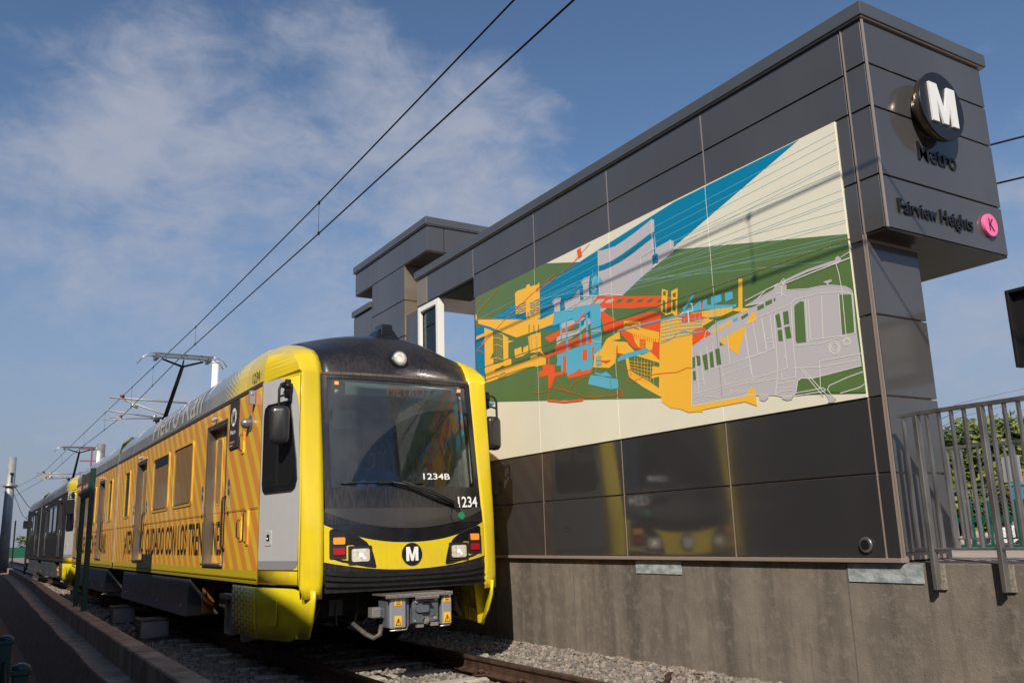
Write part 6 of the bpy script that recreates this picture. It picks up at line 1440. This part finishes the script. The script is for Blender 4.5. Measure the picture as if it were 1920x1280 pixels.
def canti(px, Y, top, mess, cont, lab, s=1.0, arm=.9):
    T_ = thing('catenary_pole', (px, Y, -.2), lab, 'pole', 'white catenary poles beside the track'); d_ = Vector((px, Y, -.2))
    m = MB(); m.tube((0, 0, 0), (0, 0, top+.2), .15*s, .115*s, 18); m.tube((0, 0, top+.16), (0, 0, top+.22), .135*s, .135*s, 18); m.build('mast', WHITE, T_)
    def L(p): return Vector(p)-d_
    m = MB(); x0 = mess[0]; z = mess[2]; c = cont
    m.tube(L((x0-.42*arm, Y, z-.06)), L((px-.1, Y, z-.14)), .032, .032, 8); m.tube(L((x0+.05, Y, z-.12)), L((px-.1, Y, c[2]-.35)), .03, .03, 8)
    m.tube(L((c[0]-.45, Y, c[2]+.22)), L((c[0]+1.3, Y, c[2]+.02)), .024, .024, 8); m.tube(L((c[0]-.35, Y, c[2]-.02)), L((c[0]+1.0, Y, c[2]+.0)), .018, .018, 8); m.tube(L((c[0]-.55, Y, c[2]-.1)), L((c[0]+1.0, Y, c[2]+.02)), .012, .012, 8); m.build('cantilever_tube', TUBE, T_)
    m = MB(); m.path([L((x0, Y, z-.07)), L((x0, Y, z-.02)), L((x0, Y, z+.03)), L((x0, Y, z+.05))], [.03, .075, .075, .03], 12); m.sphere(L((c[0], Y, c[2]+.04)), .05); m.sphere(L((px-.3, Y, z-.14)), .06); m.build('insulator', INSUL, T_)
    m = MB(); m.tube(L((c[0]+1.0, Y, c[2]+.0)), L((c[0]+1.08, Y, c[2]+.14)), .05, .05, 8); m.tube(L((x0+.3, Y, z-.26)), L((x0+.5, Y, z-.36)), .05, .05, 8); m.build('clamp', STEEL2, T_)
    return T_
canti(7.06, 31.2, 7.5, (4.10, 31.2, 6.13), (4.10, 31.2, 5.42), 'white capped catenary pole rising behind the striped train, nearer of two')
canti(6.75, 60, 7.08, (3.8, 60, 5.78), (3.95, 60, 5.4), 'white capped catenary pole rising behind the second train, farther of two')
# big grey pole at the left edge
LP = thing('grey_pole', (1.93, 55, -.3), 'thick grey steel pole with a collar at the left edge', 'pole')
m = MB(); m.tube((0, 0, 0), (0, 0, 6.47), .27, .205, 24); m.build('mast', mat('pole_zinc', (.36, .37, .37), .5, .3, noise=.25, nscale=3), LP); m = MB(); m.tube((0, 0, 4.88), (0, 0, 5.0), .34, .34, 18); m.box(-.42, -.06, 4.9, .42, .06, 5.0); m.build('collar', STEEL2, LP); m = MB(); m.box(-.06, -.3, 5.55, .1, -.15, 5.62); m.box(0, -.28, 5.1, .03, -.2, 5.5); m.build('bracket', NEARBLACK, LP)
wire('span_wire', [(2.05, 55, 4.75), (3.2, 62, 3.9), (4.6, 70, 3.2)], .02, 'curving span wire from the grey pole, upper of two', m_=COPPER); wire('span_wire', [(2.05, 55, 4.4), (2.9, 60, 3.2), (4.2, 66, 2.6)], .014, 'curving span wire from the grey pole, lower of two', m_=COPPER)
wire('side_wire', [(8.6, 15, 6.40), (11.5, 5.9, 6.26), (13.6, 0, 6.2)], .014, 'dark overhead wire right of the sign block, upper of two'); wire('side_wire', [(8.6, 15, 5.8), (11.5, 5.9, 5.70), (13.6, 0, 5.65)], .014, 'dark overhead wire right of the sign block, lower of two')
for k, z in enumerate((6.3, 5.9, 5.5)): wire('power_line', [(12, 8, z*.35+.55), (30, 18, z*.6+1.6), (70, 30, z*.9+6)], .006, 'thin distant power line above the tree at the right', grp='thin power lines at the right')

# ------------------------------------------------------------------ distance on the left
def far_pole(px, Y, X, h, arms, lab, r=.14, col=WHITE):
    T_ = thing('distant_pole', (X, Y, -.4), lab, 'pole', 'distant poles along the track'); m = MB(); m.tube((0, 0, 0), (0, 0, h), r, r*.75, 10); m.build('mast', col, T_)
    if arms:
        m = MB()
        for z, w_ in arms: m.box(-w_, -.05, z-.05, w_, .05, z+.05)
        m.build('crossarm', arms and TUBE, T_)
X_ = lambda px, Y: Y*math.tan(YAW+math.atan((px-960)/1642.2))*1.0
for px, Y, h, arms in ((41, 105, 8.0, []), (30, 150, 9, [(8.6, 1.4), (7.6, 1.0)]), (20, 120, 6.2, []), (33.5, 190, 11, [(10, 2)]), (3, 170, 10, [(9, 1.5)]), (54, 180, 9.5, [(9, 1.2)]), (36, 230, 12, [(11, 2)]), (12, 200, 10, [(9.5, 2)])):
    far_pole(px, Y, Y*.0105+ (px+72)/1642*Y*1.36, h, arms, 'slim distant pole, %s' % {41: 'white, beside the palm tree', 30: 'with two crossarms left of the palm', 20: 'short and white, nearest the grey pole', 33.5: 'tall with one wide crossarm', 3: 'at the very left edge', 54: 'just left of the black train', 36: 'tallest, far beyond the others', 12: 'seen behind the grey pole'}[px])
UT = thing('utility_pole', (9.6, 84, -.4), 'wooden utility pole with red crossarms beyond the black train', 'pole'); m = MB(); m.tube((0, 0, 0), (0, 0, 10.4), .42, .36, 12); m.build('mast', STEEL2, UT); m = MB()
for z in (9.9, 8.9, 7.9): m.box(-1.6, -.06, z, -.1, .06, z+.09)
m.box(-.75, -.05, 7.9, -.62, .05, 10); m.build('crossarm', mat('red_brown_arm', (.24, .07, .06), .6), UT)
def leafcloud(name, c, r, n, size, mats, parent=None, sc=(1, 1, 1), seed=1, clumps=26):
    rr = random.Random(seed); cl = []
    for k in range(clumps):
        while True:
            p = Vector((rr.uniform(-1, 1), rr.uniform(-1, 1), rr.uniform(-1, 1)))
            if .15 < p.length < 1: break
        p = p.normalized()*(p.length**.5); cl.append((p, rr.uniform(.18, .36)))
    mb = MB()
    for _ in range(n):
        p, q = cl[rr.randrange(clumps)]; d_ = Vector((rr.gauss(0, 1), rr.gauss(0, 1), rr.gauss(0, 1))).normalized()*q*rr.uniform(.5, 1.05); P = p*.8+d_
        P = Vector((c[0]+P.x*r*sc[0], c[1]+P.y*r*sc[1], c[2]+P.z*r*sc[2])); a = Vector((rr.gauss(0, 1), rr.gauss(0, 1), rr.gauss(0, .6))).normalized(); b = a.orthogonal().normalized()*.45; s_ = size*rr.uniform(.6, 1.3)
        mb.add([P-a*s_, P+b*s_, P+a*s_, P-b*s_], [(0, 1, 2, 3)], rr.randrange(len(mats)))
    return mb.build(name, mats, parent)
LEAF = [mat('leaf_dark', (.045, .065, .012), .6), mat('leaf_mid', (.10, .125, .018), .6), mat('leaf_light', (.17, .19, .03), .6)]
def palm(X, Y, h, lab):
    T_ = thing('palm_tree', (X, Y, -.4), lab, 'palm tree'); m = MB(); m.path([(0, 0, 0), (.1, 0, h*.5), (0, 0, h)], [.3, .22, .2], 8); m.build('trunk', mat('palm_trunk', (.16, .12, .09), .9), T_)
    m = MB(); rr = random.Random(2)
    for k in range(42):
        a = rr.uniform(0, 6.28); e = rr.uniform(-.7, 1.1); L = 1.9; pts = [(math.cos(a)*L*t*math.cos(e*.6), math.sin(a)*L*t*math.cos(e*.6), h+L*t*math.sin(e)-.9*t*t) for t in (0, .35, .7, 1)]
        m.bar(pts[0], pts[1], .05, .03)
        for q in range(10):
            t = .35+.65*q/9; P = Vector(pts[1]).lerp(Vector(pts[3]), (t-.35)/.65); s = Vector((-math.sin(a), math.cos(a), -.35))*.5
            m.add([P, P+s, P+Vector((0, 0, .03))+s*.2], [(0, 1, 2)]); s = Vector((math.sin(a), -math.cos(a), -.35))*.5; m.add([P, P+s, P+Vector((0, 0, .03))+s*.2], [(0, 1, 2)])
    m.build('crown', [mat('palm_leaf', (.13, .15, .06), .7)], T_)
palm(120*.0945, 120, 8.9, 'tall fan palm far away at the left beside the grey pole')
for k, (X, Y, w_) in enumerate(((3, 300, 16), (20, 320, 14), (42, 330, 18), (-12, 310, 14))):
    T_ = thing('distant_tree', (X, Y, -.5), 'low dark tree mass on the far horizon, %s' % ('leftmost', 'second from left', 'right end', 'beyond the left frame edge')[(1, 2, 2, 0)[k] if k != 2 else 2] if k in (0, 1, 2) else 'low dark tree mass beyond the left edge', 'tree', 'far trees on the horizon'); leafcloud('crown', (0, 0, 4.0), w_*.5, 900, .7, LEAF[:2], T_, (1, .6, .55), 20+k); m = MB(); m.tube((0, 0, 0), (0, 0, 4), .4, .3, 8); m.build('trunk', mat('palm_trunk', (.16, .12, .09), .9), T_)
m = MB(); m.box(-6, -.05, 0, 14, .05, 2.0); o = m.build('green_screen_fence', GREENP2); o.location = (3.5, 180, -.4); tag(o, 'far green screened fence across the end of the track', 'fence')
m = MB(); m.box(-.3, -.2, 0, .3, .2, .5); so = m.build('signal_box', BLACKP); so.location = (4.35, 75, -.2); tag(so, 'low black signal with a lit red lamp between the far rails', 'signal'); m = MB(); m.sphere((0, -.22, .32), .09); m.build('red_signal_lamp', mat('red_lamp', (.9, .05, .04), .3, emit=(1, .06, .04), estr=3), so)

# ------------------------------------------------------------------ behind the railings on the right
def dirs(px, py, X):  # kept simple: the places below were measured once and are plain coordinates
    pass
TR = thing('broadleaf_tree', (29, 18.0, -.5), 'dense green tree behind the platform railings', 'tree')
m = MB(); m.path([(0, 0, 0), (.1, 0, 1.2), (0, .1, 2.4)], [.32, .26, .2], 10)
for k in range(7): a = k*.9; m.path([(0, .1, 2.0), (math.cos(a)*.8, math.sin(a)*.8, 3.0), (math.cos(a)*1.5, math.sin(a)*1.4, 3.9)], [.14, .09, .03], 6)
m.build('trunk', mat('bark', (.09, .07, .055), .9, noise=.4, nscale=9), TR)
leafcloud('crown', (0, 0, 3.05), 3.0, 34000, .155, [LEAF[0], LEAF[0], LEAF[1], LEAF[2]], TR, (1.3, 1.3, .80), 5, 75)
def fence_run(name, p0, p1, z0, z1, lab, kind):
    T_ = thing(name, (p0[0], p0[1], z0), lab, 'fence'); d_ = Vector((p1[0]-p0[0], p1[1]-p0[1], 0)); L = d_.length; u_ = d_/L; h = z1-z0
    if kind == 'green':
        m = MB(); m.bar((0, 0, h*.62), tuple(d_+Vector((0, 0, h*.62))), .05, .09); m.bar((0, 0, h*.06), tuple(d_+Vector((0, 0, h*.06))), .04, .05); m.build('fence_rail', GREENP2, T_)
        m = MB(); k = 0
        while k*.16 < L: P = u_*(k*.16); m.box(P.x-.022, P.y-.022, 0, P.x+.022, P.y+.022, h); k += 1
        m.build('fence_bars', GREENP2, T_)
    else:
        zz = MB(); k = 0
        while k*2.2 < L: P = u_*(k*2.2); zz.tube((P.x, P.y, 0), (P.x, P.y, h), .035, .035, 8); k += 1
        zz.tube((0, 0, h), tuple(d_+Vector((0, 0, h))), .022, .022, 6); zz.tube((0, 0, h*.45), tuple(d_+Vector((0, 0, h*.45))), .018, .018, 6); zz.build('fence_frame', ALU, T_)
        m = MB(); s = .09; n_ = int(L/s)
        for i in range(n_):
            for sg in (1, -1):
                a = u_*(i*s); e = i*s+sg*h
                if e > L or e < 0: continue
                m.bar(tuple(a), tuple(u_*e+Vector((0, 0, h))), .005, .005)
        m.build('chain_mesh', ALU, T_)
fence_run('green_bar_fence', (15, 11.2, 0), (15, 3.5, 0), .78, 1.60, 'dark green bar fence beyond the far railing', 'green')
fence_run('chain_link_fence', (20, 12.55, 0), (20, 3.0, 0), -.3, 1.97, 'silver chain link fence below the green tree', 'chain')
m = MB(); m.box(-40, -.6, 0, 0, 40, 1.0)
tag(sheet('road', 15.8, 60, -30, 60, 6, 6, lambda x, y: .1+(x-15.8)*.012, mat('road_grey', (.22, .2, .19), .9, noise=.2, nscale=1)), kind='structure')
tag(sheet('far_ballast_bed', 9.6, 15.8, -12, 70, 8, 60, lambda x, y: .0, GR, .01), kind='structure')
m = MB(); m.box(14.85, -8, -.2, 15.3, 40, .80); tag(m.build('low_concrete_wall', mat('pale_concrete', (.55, .52, .48), .9, noise=.2, nscale=3), None, bevel=.01), 'low pale concrete wall carrying the green bar fence', 'wall')
# parked car
CR = thing('parked_car', (22.5, 10.6, .18), 'white and dark red parked car partly hidden by the railings', 'car'); CR.rotation_euler.z = R(12)
side = [(-2.1, .35), (-2.1, .75), (-1.9, .92), (-1.3, 1.0), (-.7, 1.42), (.7, 1.45), (1.3, 1.0), (2.0, .88), (2.15, .6), (2.12, .35)]
m = MB(); m.prism(side, lambda y, z: (-.88, y, z), lambda y, z: (.88, y, z)); m.build('body', WHITE, CR, bevel=.06, seg=3)
m = MB(); m.prism([(-1.15, 1.0), (-.66, 1.37), (.66, 1.39), (1.15, 1.0)], lambda y, z: (-.89, y, z), lambda y, z: (.89, y, z)); m.build('window', GLASSD, CR)
m = MB(); m.box(-.90, -2.0, .36, .90, 2.0, .55); m.build('lower_trim', mat('dark_red', (.16, .01, .02), .4), CR)
for y in (-1.35, 1.35):
    for s in (-1, 1): m = MB(); m.tube((s*.72, y, .33), (s*.9, y, .33), .33, .33, 22); w_ = m.build('wheel', RUBBER, CR); m = MB(); m.tube((s*.885, y, .33), (s*.91, y, .33), .19, .17, 16); m.build('rim', ALU, w_)
m = MB(); m.box(0, 0, 0, 2.6, 1.3, 2.1); m.box(-.04, -.04, 2.1, 2.64, 1.34, 2.18); bx = m.build('blue_container', mat('container_blue', (.04, .32, .42), .5), None, bevel=.02); bx.location = (25.5, 12.95, .1); tag(bx, 'small turquoise container behind the chain link fence', 'container')
for k in range(8): m = MB(); m.box(-.02, .1+k*.15, .1, 0, .15+k*.15, 2.0); m.build('container_rib', mat('container_blue2', (.03, .25, .34), .5), bx)
EX = thing('excavator', (27.5, 13.5, .1), 'orange digger arm behind the chain link fence', 'excavator'); OR_ = mat('machine_orange', (.50, .20, .03), .5, noise=.3)
m = MB(); m.box(-1, -.9, .7, 1, .9, 1.7); m.build('cab', OR_, EX, bevel=.05); m = MB(); m.bar((-.6, -.2, 1.4), (-.8, .6, 3.0), .25, .3); m.build('boom', OR_, EX, bevel=.03); m = MB(); m.bar((-.8, .6, 3.0), (-.9, 1.25, 1.2), .2, .22); m.build('stick', OR_, EX, bevel=.03); m = MB(); m.box(-1.3, -1.2, 0, -.8, 1.2, .6); m.box(.8, -1.2, 0, 1.3, 1.2, .6); m.build('crawler_track', RUBBER, EX, bevel=.15)
m = MB(); m.hexa([(-.5, .9, .6), (-.5, 1.5, .5), (-1.2, 1.5, .5), (-1.2, .9, .6)], [(-.5, 1.0, 1.2), (-.5, 1.3, 1.15), (-1.2, 1.3, 1.15), (-1.2, 1.0, 1.2)]); m.build('bucket', DARK, EX)
m = MB(); m.box(0, 0, 0, .05, .42, .62); m.tube((.09, .21, -2.2), (.09, .21, .4), .04, .04, 8); bo = m.build('grey_signboard', mat('board_grey', (.28, .27, .28), .7), None); bo.location = (21.5, 11.7, 2.15); tag(bo, 'blank grey board on a post in front of the green tree', 'sign')
for k, (x, y, s) in enumerate(((23.2, 13.6, .9), (24, 14.6, .8), (23, 12.4, .7))):
    m = MB(); rr = random.Random(k)
    for q in range(40): m.sphere((rr.gauss(0, .5)*s, rr.gauss(0, .5)*s, abs(rr.gauss(0, .35))*s+.1), rr.uniform(.06, .2)*s, 6, 4)
    o = m.build('rubble_pile', mat('rubble', (.42, .34, .28), .9, noise=.5, nscale=5), None); o.location = (x, y, .1); tag(o, 'pile of pale rubble behind the fences, %s' % ('middle', 'rear', 'front')[k], 'rubble', 'rubble piles behind the fence')
# unseen block added left of the camera, shaped to shade the kerb and the lower side of the train
OB = thing('trackside_occluder', (-3, 10, -.4), 'plain grey block left of the track, unseen, added to cast shade', 'building')
m = MB(); m.box(-9, -32, 0, 0, 14.2, 7.75); m.build('wall', mat('occluder_stucco', (.15, .15, .155), .9, noise=.15, nscale=2), OB); m = MB(); m.box(-9.1, -32.1, 7.75, .06, 14.3, 7.90); m.build('parapet', mat('occluder_tan', (.36, .30, .25), .85), OB)  # wall and parapet of the added unseen block
m = MB(); m.box(-9, 14.2, 0, 0, 34, 6.95); m.build('rear_occluder', mat('occluder_stucco', (.15, .15, .155), .9, noise=.15, nscale=2), OB)  # lower stretch, its height set to leave the second train's nose lit
for k in range(5): m = MB(); m.box(.0, -28+k*8, 2.2, .03, -26+k*8, 4.0); wo = m.build('window', GLASSD, OB); m = MB(); m.box(.0, -28.08+k*8, 2.12, .05, -25.92+k*8, 2.2); m.box(.0, -28.08+k*8, 4.0, .05, -25.92+k*8, 4.08); m.build('frame', WHITE, wo)  # windows on the added unseen block

O2 = thing('occluder', (-4, 59.5, -.4), 'plain grey block farther along the left of the track, unseen, added to cast shade', 'building')  # second unseen block, added to keep the far pole in shade
m = MB(); m.box(-12, -14, 0, 0, 50, 11.2); m.build('wall', mat('occluder_grey', (.28, .27, .26), .9, noise=.15, nscale=2), O2); m = MB(); m.box(-12.1, -14.1, 11.2, .1, 50.1, 11.35); m.build('roof', mat('occluder_tan', (.36, .30, .25), .85), O2)  # wall and roof of the second added block
for k in range(5): m = MB(); m.box(.0, -10+k*12, 3, .04, -5+k*12, 5); m.build('window', GLASSD, O2)  # windows on the second added block
